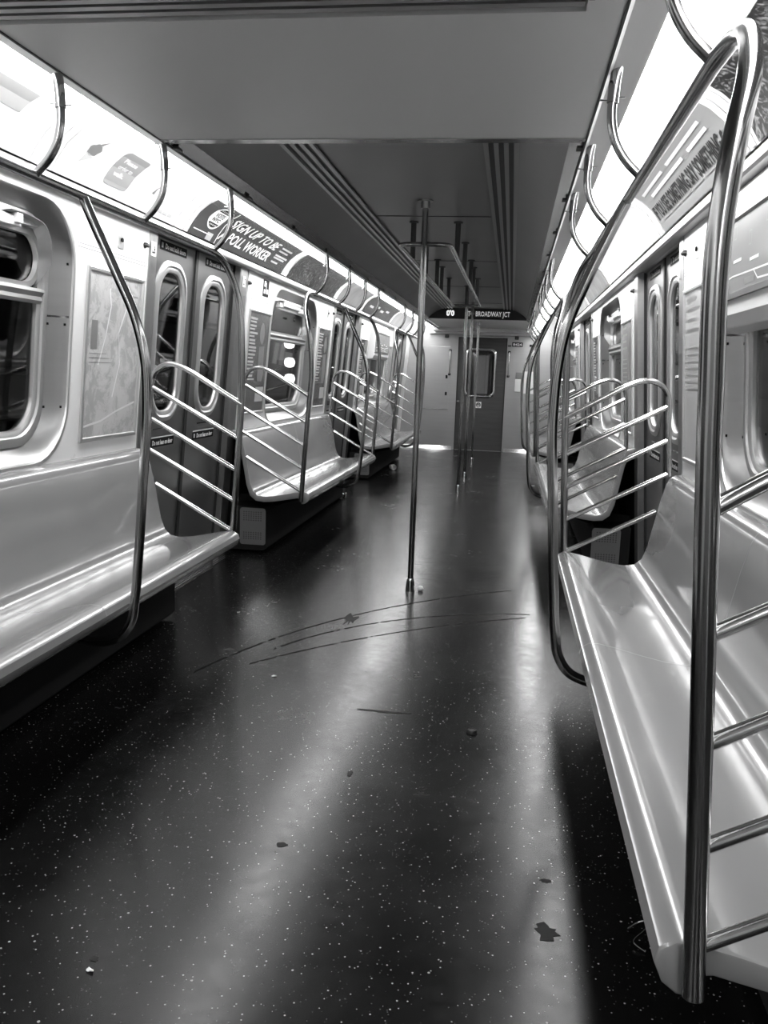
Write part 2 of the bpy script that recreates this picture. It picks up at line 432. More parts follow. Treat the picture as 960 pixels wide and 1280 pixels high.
CARD = [0, 0, 0]
def card(s, ya, yb, m, label):
    root = thing('advertising_card', label, 'advertisement', (0, 0, 0), None)
    bm = bmesh.new(); f0 = cmap(s, ya, yb, .004); f1 = cmap(s, ya, yb, .001); w = yb-ya
    n = 8
    A = [[bm.verts.new(f(0 if e == 0 else w, H*j/n)) for j in range(n+1)] for f in (f0, f1) for e in (0, 1)]
    a0, a1, b0, b1 = A
    for j in range(n):
        bm.faces.new((a0[j], a1[j], a1[j+1], a0[j+1])); bm.faces.new((b0[j], b0[j+1], b1[j+1], b1[j]))
        bm.faces.new((a0[j], a0[j+1], b0[j+1], b0[j])); bm.faces.new((a1[j], b1[j], b1[j+1], a1[j+1]))
    bm.faces.new((a0[0], b0[0], b1[0], a1[0])); bm.faces.new((a0[n], a1[n], b1[n], b0[n]))
    obj('card_sheet', bm, m, root)
    CARD[:] = [s, ya, yb]
    return root, (lambda u, v: (u, v, .0055)), w
def cobj(name, bm, m, root):
    """bm holds flat (u, v, offset) geometry: cut it along the cove facets, then wrap it onto the cove"""
    s, ya, yb = CARD
    for c in CL[1:-1]:
        g = bm.verts[:]+bm.edges[:]+bm.faces[:]
        bmesh.ops.bisect_plane(bm, geom=g, plane_co=(0, c, 0), plane_no=(0, 1, 0), dist=1e-6)
    for v in bm.verts:
        x, z = cove(s, v.co.y, v.co.z); y = ya+v.co.x if s < 0 else yb-v.co.x
        v.co = (x, y, z)
    return obj(name, bm, m, root, smooth=False)
def rib(s, y, w=.03, m='plastic'):
    root = thing('card_frame_rib', 'RIB', 'frame', (0, 0, 0), 'curved ribs between the advertising cards')
    bm = bmesh.new()
    quadN = 8
    for off0, off1 in ((.001, .010),):
        f0 = cmap(s, y, y+w, off1); f1 = cmap(s, y, y+w, off0)
        a = [[bm.verts.new(f(u, H*j/quadN)) for j in range(quadN+1)] for f in (f0, f1) for u in (0, w)]
        a0, a1, b0, b1 = a
        for j in range(quadN):
            bm.faces.new((a0[j], a1[j], a1[j+1], a0[j+1])); bm.faces.new((b0[j], b0[j+1], b1[j+1], b1[j]))
            bm.faces.new((a0[j], a0[j+1], b0[j+1], b0[j])); bm.faces.new((a1[j], b1[j], b1[j+1], a1[j+1]))
        bm.faces.new((a0[0], b0[0], b1[0], a1[0])); bm.faces.new((a0[quadN], a1[quadN], b1[quadN], b0[quadN]))
    o = obj('rib_strip', bm, m, root); return root
_rc = {-1: 0, 1: 0}
def ribs(s, ys, w=.03):
    for y in ys:
        r = rib(s, y, w); r['label'] = 'pale curved rib holding the advertising cards over the %s side, %s from the camera' % (SN[s], ORD[_rc[s]]); _rc[s] += 1

# left cards
r, f, w = card(-1, .9, 3.02, 'adwhite', 'white advertising card with a faint grey device, left side closest to the camera')
bm = bmesh.new(); quad2(bm, 1.62, 1.95, .14, .235, f, 4, 6); cobj('printed_picture', bm, 'lgrey', r)
r, f, w = card(-1, 3.20, 4.38, 'adwhite', 'white advertising card with ice cream cone and grey tag picture')
f2 = lambda u, v: (u, v, .0065)
bm = bmesh.new(); poly2(bm, [(.12, .075), (.145, .13), (.20, .115)], f); cobj('cone_picture', bm, 'lgrey', r)
bm = bmesh.new()
poly2(bm, [(.17+.042*math.cos(a)*(1+.12*math.sin(5*a)), .150+.032*math.sin(a)*(1+.1*math.cos(7*a))) for a in [2*PI*k/22 for k in range(22)]], f)
poly2(bm, [(.165, .178), (.19, .18), (.205, .215)], f)
cobj('ice_cream_picture', bm, 'grey', r)
bm = bmesh.new(); poly2(bm, [(p[0], p[1]) for p in rrect(.36, .58, .045, .225, .025, 4)], f); cobj('tag_picture', bm, mat('tag_print', .33, 0, .4), r)
bm = bmesh.new()
for i, (t, wd) in enumerate((('Please', .12), ('order to', .13), ('walk.', .09))):
    put_text(bm, t, .40, .165-.036*i, wd, .022, f2, .02)
cobj('tag_lettering', bm, 'white', r)
bm = bmesh.new(); poly2(bm, [(.80, .10), (.825, .095), (.83, .135), (.835, .17), (.825, .14)], f); cobj('spoon_picture', bm, 'grey', r)
bm = bmesh.new()
for i in range(3): quad2(bm, .95+.06*i, 1.0+.06*i, .03, .045, f)
cobj('small_print', bm, 'lgrey', r)

r, f, w = card(-1, 4.60, 6.50, 'adgrey', 'dark advertising card reading SIGN UP TO BE A POLL WORKER')
f2 = lambda u, v: (u, v, .0065); f3 = lambda u, v: (u, v, .0075)
bm = bmesh.new()
def ell(cx, cy, rx, ry, n=28): return [(cx+rx*math.cos(2*PI*k/n), cy+ry*math.sin(2*PI*k/n)) for k in range(n)]
poly2(bm, ell(.235, .150, .110, .082), f); cobj('badge', bm, 'white', r)
bm = bmesh.new()
for sg in (-1, 1):
    a0, a1 = (math.radians(35), math.radians(145))
    pts = [(.235+.098*math.cos(a0+(a1-a0)*k/10), .150+sg*.070*math.sin(a0+(a1-a0)*k/10)) for k in range(11)]
    poly2(bm, pts, f2)
put_text(bm, 'VOTE', .17, .152, .13, .028, f2, .02); put_text(bm, 'NYC', .18, .118, .11, .026, f2, .02)
cobj('badge_print', bm, 'ink', r)
bm = bmesh.new()
for i in range(5):
    for sg in (-1, 1): poly2(bm, ell(.19+i*.022, .150+sg*.053, .006, .006, 5), f3)
put_text(bm, 'SIGN UP TO BE', .44, .135, .98, .070, f2, .02, .05)
put_text(bm, 'A POLL WORKER', .412, .038, 1.0, .070, f2, .02, .05)
poly2(bm, [(.395, .0), (.405, .0), (.405, .24), (.395, .24)], f2)
quad2(bm, .03, .30, .034, .040, f2)
cobj('main_lettering', bm, 'white', r)
bm = bmesh.new()
for i, (v, wd) in enumerate(((.175, .26), (.145, .22), (.105, .30), (.085, .26), (.05, .16))): quad2(bm, 1.52, 1.52+wd, v, v+.014, f2, 2, 1)
quad2(bm, .24, .33, .004, .05, f2)
cobj('small_print', bm, 'lgrey', r)
card(-1, 6.68, 8.44, 'branch', 'dark advertising card printed with bare branches, behind the dark voting card')
card(-1, 8.62, 9.92, 'admid', 'mottled grey advertising card after the branch picture on the left')
r, f, w = card(-1, 10.1, 12.3, 'adgrey', 'long dark grey advertising card on the left beyond the fourth hanger group')
bm = bmesh.new()
for i in range(4): quad2(bm, .25+.4*i, .5+.4*i, .08+.03*(i % 2), .11+.03*(i % 2), f)
cobj('small_print', bm, 'lgrey', r)
card(-1, 12.45, 14.2, 'adpale', 'pale grey advertising card on the left before the end wall')
card(-1, 14.35, 15.4, 'adwhite', 'white advertising card on the left, touching the end wall')
ribs(-1, [3.05, 3.15, 4.41, 4.54, 6.53, 6.60, 8.50, 9.98, 12.35])
# right cards
card(1, .9, 2.82, 'branch', 'dark advertising card printed with bare branches, right side closest to the camera')
r, f, w = card(1, 2.98, 4.42, mat('safety_card_print', .30, 0, .3), 'pale advertising card reading IF YOU SEE SOMETHING SAY SOMETHING')
f2 = lambda u, v: (u, v, .0065)
bm = bmesh.new(); put_text(bm, 'IF YOU SEE SOMETHING SAY SOMETHING', .02, .060, 1.30, .066, f2, .04)
poly2(bm, [(1.33, .085), (1.35, .115), (1.375, .12), (1.38, .10), (1.36, .08)], f2)
cobj('main_lettering', bm, 'ink', r)
bm = bmesh.new()
for i in range(5): quad2(bm, .1+.22*i, .28+.22*i, .042, .052, f2)
cobj('small_print', bm, 'grey', r)
bm = bmesh.new()
for a, b, v in ((.1, .6, .19), (.7, 1.3, .19), (.2, .9, .155), (1.0, 1.3, .155)): quad2(bm, a, b, v, v+.014, f2, 2, 1)
cobj('pale_stripe', bm, 'white', r)
card(1, 4.62, 6.7, 'adwhite', 'blank white advertising card on the right above the first closed doors')
card(1, 6.85, 8.5, 'admid', 'mottled grey advertising card on the right above the middle bench')
card(1, 8.65, 10.3, 'adpale', 'pale grey advertising card on the right above the second doors')
card(1, 10.45, 12.4, 'adgrey', 'dark advertising card on the right above the far bench')
card(1, 12.55, 15.3, 'adpale', 'pale grey advertising card on the right, touching the end wall')
ribs(1, [2.86, 2.93, 4.45, 4.57, 6.74, 8.54, 10.34, 12.44])

# ------------------------------------------------------------------ side walls
def bay_wall(s, k, root):
    y0 = 1.33+k*PER; y1 = 4.24+k*PER; c = 2.74+k*PER
    bm = bmesh.new()
    hole = rrect(c-.77, c+.77, .887, 1.952, .25)
    plate(bm, [(y0, .86), (y1, .86), (y1, 2.02), (y0, 2.02)], [hole], W(s, 0), W(s, .012))
    obj('liner_panel', bm, 'liner', root, smooth=False)
    bm = bmesh.new(); f = W(s, -.0006)
    for a, b, z in ((y0+.01, c-.79, 1.815), (c+.79, y1-.01, 1.815), (y0+.01, c-.79, 1.800), (c+.79, y1-.01, 1.800)):
        quad2(bm, a, b, z, z+.0025, f)
    obj('liner_seam', bm, 'grey', root, smooth=False)
for s in (-1, 1):
    root = thing('wall_%s' % SN[s], '%s side wall of the car with white liner panels' % SN[s], 'wall', kind='structure')
    for k in range(BAYS): bay_wall(s, k, root)
    bm = bmesh.new()
    for a, b in ((YB, -.30-.14), (14.97+.02, YE)): plate(bm, [(a, 0), (b, 0), (b, 2.02), (a, 2.02)], [], W(s, 0), W(s, .012))
    obj('end_liner', bm, 'liner', root, smooth=False)
    bm = bmesh.new()
    for k in range(BAYS):
        plate(bm, [(1.23+k*PER, 0), (4.34+k*PER, 0), (4.34+k*PER, .872), (1.23+k*PER, .872)], [], W(s, .002), W(s, .02))
    obj('lower_wall', bm, 'dark', root, smooth=False)
    # jamb posts: flat face flush with the liner and a return back to the leaves
    for k in range(BAYS+1):
        for nm, ya, yb, yr in (('near', 4.24, 4.335, 4.335), ('far', 5.715, 5.86, 5.715)):
            ya += (k-1)*PER; yb += (k-1)*PER; yr += (k-1)*PER
            if yb > YE: continue
            bm = bmesh.new()
            plate(bm, [(ya, 0), (yb, 0), (yb, 2.0), (ya, 2.0)], [], W(s, -.004), W(s, .012))
            pr = [(s*(1.45-.08*z+d), z) for z, d in ((0, .0), (0, .09), (2.0, .09), (2.0, .0))]
            extrude_profile(bm, pr, yr-.005, yr+.005)
            quad2(bm, (ya+yb)/2-.002, (ya+yb)/2+.002, 0, 2.0, W(s, -.0055))
            for z in (.25, .62, 1.05, 1.45, 1.8):
                lz = W(s, -.004)((ya+yb)/2+.03, z); lathe_pts = [(lz[0], lz[1], lz[2])]
                box(bm, lz[0]-.003, lz[0]+.003, lz[1]-.004, lz[1]+.004, lz[2]-.004, lz[2]+.004)
            obj('jamb_post', bm, 'steel', root, smooth=False)
    # outside: tunnel wall
    t = thing('wall_tunnel_%s' % SN[s], 'dark tunnel wall outside the %s windows' % SN[s], 'wall', kind='structure')
    bm = bmesh.new(); a, b = sorted((s*2.35, s*2.45)); box(bm, a, b, YB, YE+3, -.5, 3.2)
    obj('tunnel_concrete', bm, 'tunnel', t, smooth=False)
    bm = bmesh.new()
    for z, r0 in ((1.0, .03), (1.25, .02), (1.7, .035)): tube(bm, [(s*2.32, YB, z), (s*2.32, YE+3, z)], r0, 8, 1)
    obj('tunnel_cable', bm, 'dark', t)

def window(s, k, n):
    c = 2.74+k*PER
    root = thing('window_%d' % n, '%s side window with divided pane and stainless surround, %s' % (SN[s], NEAR[k]), 'window', (s*1.35, c, .9), kind='structure')
    off = (-s*1.35, -c, -.9)
    def put(o): o.location = off; return o
    n_ = 10; bm = bmesh.new(); rings = []
    for i in range(n_+1):
        t = i/n_; e = .25*t; d = .085*t**.7
        zb = .887+(.968-.887)*t; zt = 1.952-(1.952-1.885)*t; r = .25-.07*t
        rings.append([W(s, d-.001)(y, z) for y, z in rrect(c-.77+.085*t, c+.77-.085*t, zb, zt, r)])
    loft(bm, rings)
    put(obj('surround_panel', bm, 'module', root))
    bm = bmesh.new(); lip = [(rrect(c-.772+q, c+.772-q, .885+q, 1.954-q, .25-q*.5), d) for q, d in ((-.004, .0), (-.004, -.004), (.010, -.004), (.012, .004))]
    loft(bm, [[W(s, d)(y, z) for y, z in pts] for pts, d in lip]); put(obj('surround_lip', bm, 'frame', root))
    bm = bmesh.new()            # seam with screws at mid height on both sides
    for sg in (-1, 1):
        a, b = sorted((c+sg*.69, c+sg*.764)); quad2(bm, a, b, 1.498, 1.506, lambda y, z: W(s, .085*min(1, max(0, (.77-abs(y-c))/.085))**.7-.003)(y, z), 12, 1)
    put(obj('surround_seam', bm, 'chrome', root))
    bm = bmesh.new()
    for sg in (-1, 1):
        for yy, zz in ((.70, 1.47), (.755, 1.47), (.755, 1.72), (.755, 1.12), (.70, 1.12)):
            y = c+sg*yy; d = .085*min(1, (.77-yy)/.085)**.7
            p = W(s, d-.003)(y, zz); box(bm, p[0]-.003, p[0]+.003, p[1]-.005, p[1]+.005, p[2]-.005, p[2]+.005)
    put(obj('surround_screws', bm, 'dark', root, smooth=False))
    bm = bmesh.new(); rr = []
    for q, d in ((-.006, .086), (-.006, .070), (.010, .064), (.030, .066), (.036, .074), (.050, .076), (.058, .082), (.060, .10)):
        rr.append([W(s, d)(y, z) for y, z in rrect(c-.685+q, c+.685-q, .968+q, 1.885-q, .18-q*.6)])
    loft(bm, rr); fr = put(obj('window_frame', bm, 'frame', root))
    bm = bmesh.new()
    pr = [(1.545, .090), (1.545, .068), (1.556, .060), (1.572, .064), (1.590, .052), (1.603, .056), (1.606, .090)]
    A = [bm.verts.new(W(s, d)(c-.635, z)) for z, d in pr]; B = [bm.verts.new(W(s, d)(c+.635, z)) for z, d in pr]
    for i in range(len(pr)): bm.faces.new((A[i], A[(i+1) % len(pr)], B[(i+1) % len(pr)], B[i]))
    bm.faces.new(A); bm.faces.new(B[::-1]); put(obj('crossbar', bm, 'frame', root, smooth=False))
    bm = bmesh.new(); rr = []
    for q, d in ((.0, .092), (.0, .074), (.022, .072), (.024, .092)):
        rr.append([W(s, d)(y, z) for y, z in rrect(c-.628+q, c+.628-q, 1.60+q, 1.828-q, .10-q*.5)])
    loft(bm, rr); put(obj('hopper_frame', bm, 'frame', root))
    bm = bmesh.new(); plate(bm, rrect(c-.627, c+.627, 1.025, 1.828, .14), [], W(s, .095), W(s, .099))
    put(obj('window_pane', bm, 'glass', root, smooth=False))
    # wings of the tilting upper sash and its latches
    for sg in (-1, 1):
        path = [(.33, 1.868), (.48, 1.864), (.57, 1.845), (.610, 1.80), (.622, 1.745), (.622, 1.70)]
        bm = bmesh.new(); dn = [(.082, .03)]
        P3 = [Vector((0, p[0], p[1])) for p in path]; P3 = smooth_path(P3, 4)
        N = len(P3); a = []; b = []; a2 = []; b2 = []
        for i, p in enumerate(P3):
            dep = .0
            a.append(bm.verts.new(W(s, .088)(c+sg*(p.y-.010), p.z-.012))); b.append(bm.verts.new(W(s, .020)(c+sg*p.y, p.z)))
            a2.append(bm.verts.new(W(s, .088)(c+sg*(p.y-.013), p.z-.015))); b2.append(bm.verts.new(W(s, .020)(c+sg*(p.y-.003), p.z-.003)))
        for i in range(N-1):
            bm.faces.new((a[i], a[i+1], b[i+1], b[i])); bm.faces.new((a2[i], b2[i], b2[i+1], a2[i+1])); bm.faces.new((b[i], b[i+1], b2[i+1], b2[i]))
        q1 = bm.verts.new(W(s, .088)(c+sg*.612, 1.60)); q2 = bm.verts.new(W(s, .088)(c+sg*.609, 1.60))
        bm.faces.new((a[-1], b[-1], q1)); bm.faces.new((a2[-1], q2, b2[-1])); bm.faces.new((b[-1], b2[-1], q2, q1))
        put(obj('hopper_wing', bm, 'steel', root))
        bm = bmesh.new(); y0 = c+sg*.36
        for (ya, yb, za, zb, da, db) in ((-.06, .06, 1.815, 1.85, .035, .075), (-.10, -.04, 1.81, 1.825, .02, .06), (.01, .05, 1.825, 1.862, .02, .05)):
            p0 = W(s, da)(y0+ya, za); p1 = W(s, db)(y0+yb, zb); xa, xb = sorted((p0[0], p1[0])); box(bm, xa, xb, y0+ya, y0+yb, za, zb)
        put(obj('window_latch', bm, 'plastic', root, smooth=False, bevel=.003))
    bm = bmesh.new()
    rr = [[W(s, d)(y, z) for y, z in ((c-.56, 1.835), (c+.56, 1.835), (c+.56, 1.857), (c-.56, 1.857))] for d in (.05, .075)]
    loft(bm, rr, cap_first=True, cap_last=True); put(obj('hopper_rail', bm, 'plastic', root, smooth=False))
    return root
n = 1
for s in (-1, 1):
    w0 = window(s, 0, n); n += 1
    for k in range(1, BAYS):
        w = dup(w0, (0, k*PER, 0), '%s side window with divided pane and stainless surround, %s' % (SN[s], NEAR[k]), name='window_%d' % n); n += 1

def doors(s, n):
    c = 5.025
    root = thing('door_%d' % n, 'D', 'door', (s*1.45, c, 0), kind='structure')
    off = (-s*1.45, -c, 0)
    def put(o): o.location = off; return o
    for sg in (-1, 1):
        ya, yb = sorted((c+sg*.008, c+sg*.685)); m = c+sg*.345
        bm = bmesh.new(); plate(bm, [(ya, .005), (yb, .005), (yb, 1.995), (ya, 1.995)], [rrect(m-.205, m+.205, 1.015, 1.865, .16)], W(s, .05), W(s, .08))
        lf = put(obj('door_leaf', bm, 'door', root, smooth=False))
        bm = bmesh.new(); rr = []
        for q, d in ((-.012, .051), (-.012, .044), (.0, .036), (.014, .034), (.024, .042), (.034, .040), (.048, .045), (.052, .060)):
            rr.append([W(s, d)(y, z) for y, z in rrect(m-.210+q, m+.210-q, 1.010+q, 1.870-q, .165-q*.6)])
        loft(bm, rr); obj('window_gasket', bm, 'frame', lf)
        bm = bmesh.new(); plate(bm, rrect(m-.165, m+.165, 1.055, 1.825, .12), [], W(s, .056), W(s, .060)); obj('door_pane', bm, 'glass', lf, smooth=False)
        # flat bright strip below the window, laid on as a painted highlight
        bm = bmesh.new(); quad2(bm, m-.13, m+.11, .955, .962, W(s, .0485)); obj('highlight_line', bm, 'chrome', lf, smooth=False)
        for z0, txt, h in ((1.925, 'Do not hold doors', .05), (.855, 'Do not lean on door', .05)):
            bm = bmesh.new(); plate(bm, [(m-.19, z0), (m+.19, z0), (m+.19, z0+h), (m-.19, z0+h)], [], W(s, .0485), W(s, .0495)); st = obj('warning_sticker', bm, 'ink', lf, smooth=False)
            bm = bmesh.new()
            fm = (lambda u, v: W(s, .0478)(m-.19+u, v)) if s < 0 else (lambda u, v: W(s, .0478)(m+.19-u, v))
            put_text(bm, txt, .07, z0+.012, .29, .026, fm, .035)
            quad2(bm, .02, .028, z0+.012, z0+.038, fm); quad2(bm, .034, .04, z0+.012, z0+.038, fm)
            if z0 < 1: quad2(bm, .0, .38, z0+.052, z0+.058, fm)
            obj('sticker_lettering', bm, 'white', st, smooth=False)
    bm = bmesh.new(); extrude_profile(bm, [(s*(1.45-.08*z+d), z) for z, d in ((0, .040), (0, .075), (1.99, .075), (1.99, .040))], c-.018, c+.018)
    put(obj('centre_seal', bm, 'rubber', root))
    bm = bmesh.new()
    for y in (c-.690, c+.690): extrude_profile(bm, [(s*(1.45-.08*z+d), z) for z, d in ((0, .035), (0, .085), (1.99, .085), (1.99, .035))], y-.012, y+.012)
    put(obj('edge_seal', bm, 'rubber', root))
    bm = bmesh.new(); a, b = sorted((s*1.36, s*1.52)); box(bm, a, b, c-.69, c+.69, .0005, .006)
    for i in range(4): x = 1.375+i*.02; a, b = sorted((s*x, s*(x+.008))); box(bm, a, b, c-.69, c+.69, .006, .009)
    put(obj('threshold_plate', bm, 'chrome', root, smooth=False))
    return root
DN = ['beside the photographer', 'between the nearest and middle benches', 'between the middle and far benches', 'beside the end wall']
n = 1
for s in (-1, 1):
    d1 = doors(s, n); d1['label'] = '%s pair of sliding doors %s' % (SN[s], DN[1])
    for k in (0, 2, 3):
        n += 1
        dup(d1, (0, (k-1)*PER, 0), '%s pair of sliding doors %s' % (SN[s], DN[k]), name='door_%d' % n)
    n += 1

# ------------------------------------------------------------------ benches
PROF = [(.872, .384), (.848, .386), (.825, .404), (.812, .436), (.819, .458), (.842, .473), (.87, .474), (.93, .463), (1.00, .446), (1.08, .430), (1.14, .424),
        (1.19, .432), (1.222, .462), (1.243, .520), (1.262, .62), (1.285, .74), (1.308, .832), (1.322, .862), (1.345, .878), (1.378, .884)]
UNDER = [(1.38, .84), (1.340, .83), (1.318, .76), (1.295, .63), (1.272, .50), (1.245, .425), (1.20, .390), (1.14, .384), (1.06, .392), (.98, .408), (.90, .424), (.868, .418)]
def bench(s):
    y0, y1 = 1.235, 4.245; c = (y0+y1)/2
    root = thing('bench', 'B', 'bench', (s*1.1, c, 0), 'moulded benches along the walls')
    off = (-s*1.1, -c, 0)
    bm = bmesh.new(); full = PROF+UNDER; n = len(full)
    cx = sum(p[0] for p in full)/n; rows = []
    ys = [(y0, .005), (y0+.002, .0015), (y0+.006, 0), (y0+.010, 0), (y0+.018, 0), (y0+.3, 0), (c-.012, 0), (c, 0), (c+.012, 0), (y1-.3, 0), (y1-.018, 0), (y1-.010, 0), (y1-.006, 0), (y1-.002, .0015), (y1, .005)]
    for y, ins in ys:
        row = []
        for i, (x, z) in enumerate(full):
            # inset the outline slightly towards its mid-thickness at the ends (rounded edge)
            if ins:
                j = n-1-min(i, n-1); top = i < len(PROF)
                a = full[(i-1) % n]; b = full[(i+1) % n]; tx, tz = b[0]-a[0], b[1]-a[1]; l = math.hypot(tx, tz) or 1
                x2, z2 = x+tz/l*ins, z-tx/l*ins
                x, z = x2, z2
            row.append(bm.verts.new((s*x, y, z)))
        rows.append(row)
    for a, b in zip(rows, rows[1:]):
        for k in range(n): bm.faces.new((a[k], a[(k+1) % n], b[(k+1) % n], b[k]))
    for rw in (rows[0], rows[-1]): bmesh.ops.triangle_fill(bm, edges=[e for e in (bm.edges.get((rw[k], rw[(k+1) % n])) for k in range(n)) if e], use_beauty=True)
    o = obj('seat_shell', bm, 'seat', root); o.location = off
    bm = bmesh.new(); f = lambda x, z, y: (s*x, y, z)          # joint between the two mouldings
    pr = PROF[3:19]
    for (x0, z0), (x1, z1) in zip(pr, pr[1:]):
        tx, tz = x1-x0, z1-z0; l = math.hypot(tx, tz); nx, nz = -tz/l*.0006, tx/l*.0006
        bm.faces.new([bm.verts.new(v) for v in ((s*(x0+nx), c-.0015, z0+nz), (s*(x1+nx), c-.0015, z1+nz), (s*(x1+nx), c+.0015, z1+nz), (s*(x0+nx), c+.0015, z0+nz))])
    o = obj('moulding_joint', bm, 'grey', root); o.location = off
    for yy in (y0+.35, c-.5, c+.5, y1-.35):
        bm = bmesh.new()
        a = [(1.43, .05), (1.43, .38), (1.25, .40), (.93, .405), (.93, .375), (1.20, .30), (1.37, .05)]
        extrude_profile(bm, [(s*x, z) for x, z in a], yy-.02, yy+.02)
        o = obj('support_bracket', bm, 'dark', root, smooth=False); o.location = off
    return root
BN = {(-1, 0): 'below the subway map, nearest on the left', (-1, 1): 'on the left between the two pairs of doors', (-1, 2): 'at the far end of the left side',
      (1, 0): 'down the right edge, nearest the camera', (1, 1): 'seen through the right guard rails in mid car', (1, 2): 'at the far end of the right side'}
def heater(s):
    root = thing('heater_cover', 'H', 'heater', (s*1.28, 2.74, 0), 'heater covers under the benches')
    off = (-s*1.28, -2.74, 0)
    bm = bmesh.new(); extrude_profile(bm, [(s*x, z) for x, z in ((1.40, .02), (1.16, .02), (1.14, .04), (1.14, .30), (1.16, .33), (1.40, .34))], 1.30, 4.17)
    o = obj('casing', bm, 'dark', root, smooth=False); o.location = off
    for ye, sg in ((1.296, -1), (4.174, 1)):
        bm = bmesh.new(); plate(bm, rrect(1.145, 1.335, .06, .328, .02), [], lambda x, z: (s*x, ye, z), lambda x, z: (s*x, ye-sg*.003, z))
        e = obj('end_panel', bm, 'perf', root, smooth=False); e.location = off
        bm = bmesh.new()
        for i in range(8):
            for z0 in (.10, .115, .13, .145, .235, .25, .265, .28, .295):
                x = 1.175+i*.018; box(bm, min(s*x, s*(x+.008)), max(s*x, s*(x+.008)), min(ye, ye+sg*.0008), max(ye, ye+sg*.0008), z0, z0+.007)
        obj('perforations', bm, 'rubber', e, smooth=False)
    return root
for s in (-1, 1):
    b0 = bench(s); h0 = heater(s)
    for k in range(BAYS):
        b = b0 if k == 0 else dup(b0, (0, k*PER, 0)); h = h0 if k == 0 else dup(h0, (0, k*PER, 0))
        b['label'] = 'glossy grey moulded bench ' + BN[s, k]
        h['label'] = 'dark heater cover under the %s %s bench' % (['nearest', 'middle', 'farthest'][k], SN[s]) if 1 else '' + BN[s, k]

# ------------------------------------------------------------------ tube work
R_POST, R_RAIL, R_BAR = .0168, .0165, .0118
DX = -.020
def handrail(s):
    y0, y1 = 1.23, 4.24
    root = thing('handrail', 'R', 'handrail', (s*.88, 2.74, 0), 'stainless handrail frames over the benches')
    off = (-s*.88, -2.74, 0)
    def X(x, z): return s*x + (DX if z > 1.7 else DX*max(0, (z-1.3)/.4) if z > 1.3 else 0)
    def T(nm, pts, r, seg=14, sm=6, m='tube'):
        bm = bmesh.new(); tube(bm, [(X(x, z), y, z) for x, y, z in pts], r, seg, sm); o = obj(nm, bm, m, root); o.location = off; return o
    T('overhead_rail', [(.880, 1.64, 1.86), (.882, 2.5, 1.86), (.882, 3.4, 1.86), (.882, 4.03, 1.86)], R_RAIL)
    T('end_post', [(.882, 4.03, 1.86), (.874, 4.10, 1.852), (.855, 4.165, 1.815), (.830, 4.212, 1.745), (.811, 4.235, 1.66), (.803, 4.24, 1.56), (.804, 4.24, 1.40), (.809, 4.24, 1.18), (.825, 4.238, .87), (.848, 4.235, .478)], R_POST)
    T('start_post', [(.880, 1.64, 1.86), (.884, 1.57, 1.861), (.885, 1.505, 1.854), (.881, 1.43, 1.830), (.871, 1.351, 1.780), (.853, 1.268, 1.705), (.831, 1.225, 1.63), (.815, 1.215, 1.52), (.812, 1.213, 1.29), (.826, 1.213, 1.07), (.842, 1.213, .83), (.868, 1.213, .405)], R_POST)
    T('middle_post', [(.880, 2.80, 1.852), (.84, 2.80, 1.765), (.775, 2.80, 1.62), (.712, 2.80, 1.46), (.688, 2.80, 1.33), (.683, 2.80, 1.18), (.700, 2.80, .92), (.722, 2.80, .62), (.736, 2.80, .48), (.752, 2.80, .400), (.790, 2.80, .348), (.842, 2.80, .325), (.93, 2.80, .322), (1.0, 2.80, .34), (1.02, 2.80, .40)], R_POST)
    for y in (1.64, 2.50, 3.27, 4.06):
        h = T('ceiling_hanger', [(.796, y, 2.13), (.790, y, 2.06), (.791, y, 2.005), (.805, y, 1.95), (.835, y, 1.902), (.876, y, 1.862)], .0125, 12, 6)
        bm = bmesh.new(); tube(bm, [(X(.798, 2), y, 2.14), (X(.793, 2), y, 2.105), (X(.790, 2), y, 2.048)], .0155, 12, 3); obj('sleeve', bm, 'tube', h)
        bm = bmesh.new(); tube(bm, [(X(.776, 2), y, 2.055), (X(.755, 2), y, 2.055)], .0022, 6, 1); tube(bm, [(X(.806, 2), y, 2.062), (X(.822, 2), y, 2.062)], .0022, 6, 1)
        obj('screw', bm, 'chrome', h)
    return root
def guard(s, start):
    yy = 1.228 if start else 4.236
    root = thing('guard_rail', 'G', 'guard rail', (s*1.1, yy, .4), 'slanted guard rails at the bench ends')
    off = (-s*1.1, -yy, -.4)
    def T(nm, pts, r, sm=6, m='chrome'):
        bm = bmesh.new(); tube(bm, [(s*x, yy, z) for x, z in pts], r, 12, sm); o = obj(nm, bm, m, root); o.location = off; return o
    T('arch', [(.806+.012*start, 1.132), (.90, 1.185), (1.00, 1.243), (1.08, 1.288), (1.13, 1.310), (1.175, 1.322), (1.22, 1.316), (1.256, 1.294), (1.279, 1.258), (1.288, 1.21), (1.296, 1.10), (1.310, .96), (1.316, .872)], .0135)
    for (xa, za), (xb, zb) in (((1.289, 1.205), (.820+.014*start, .955)), ((1.300, 1.045), (.829+.016*start, .792)), ((1.314, .885), (.838+.017*start, .632)), ((1.270, .700), (.849+.014*start, .472))):
        T('bar', [(xa, za), (xb, zb)], R_BAR, 1)
    return root
GN = {}
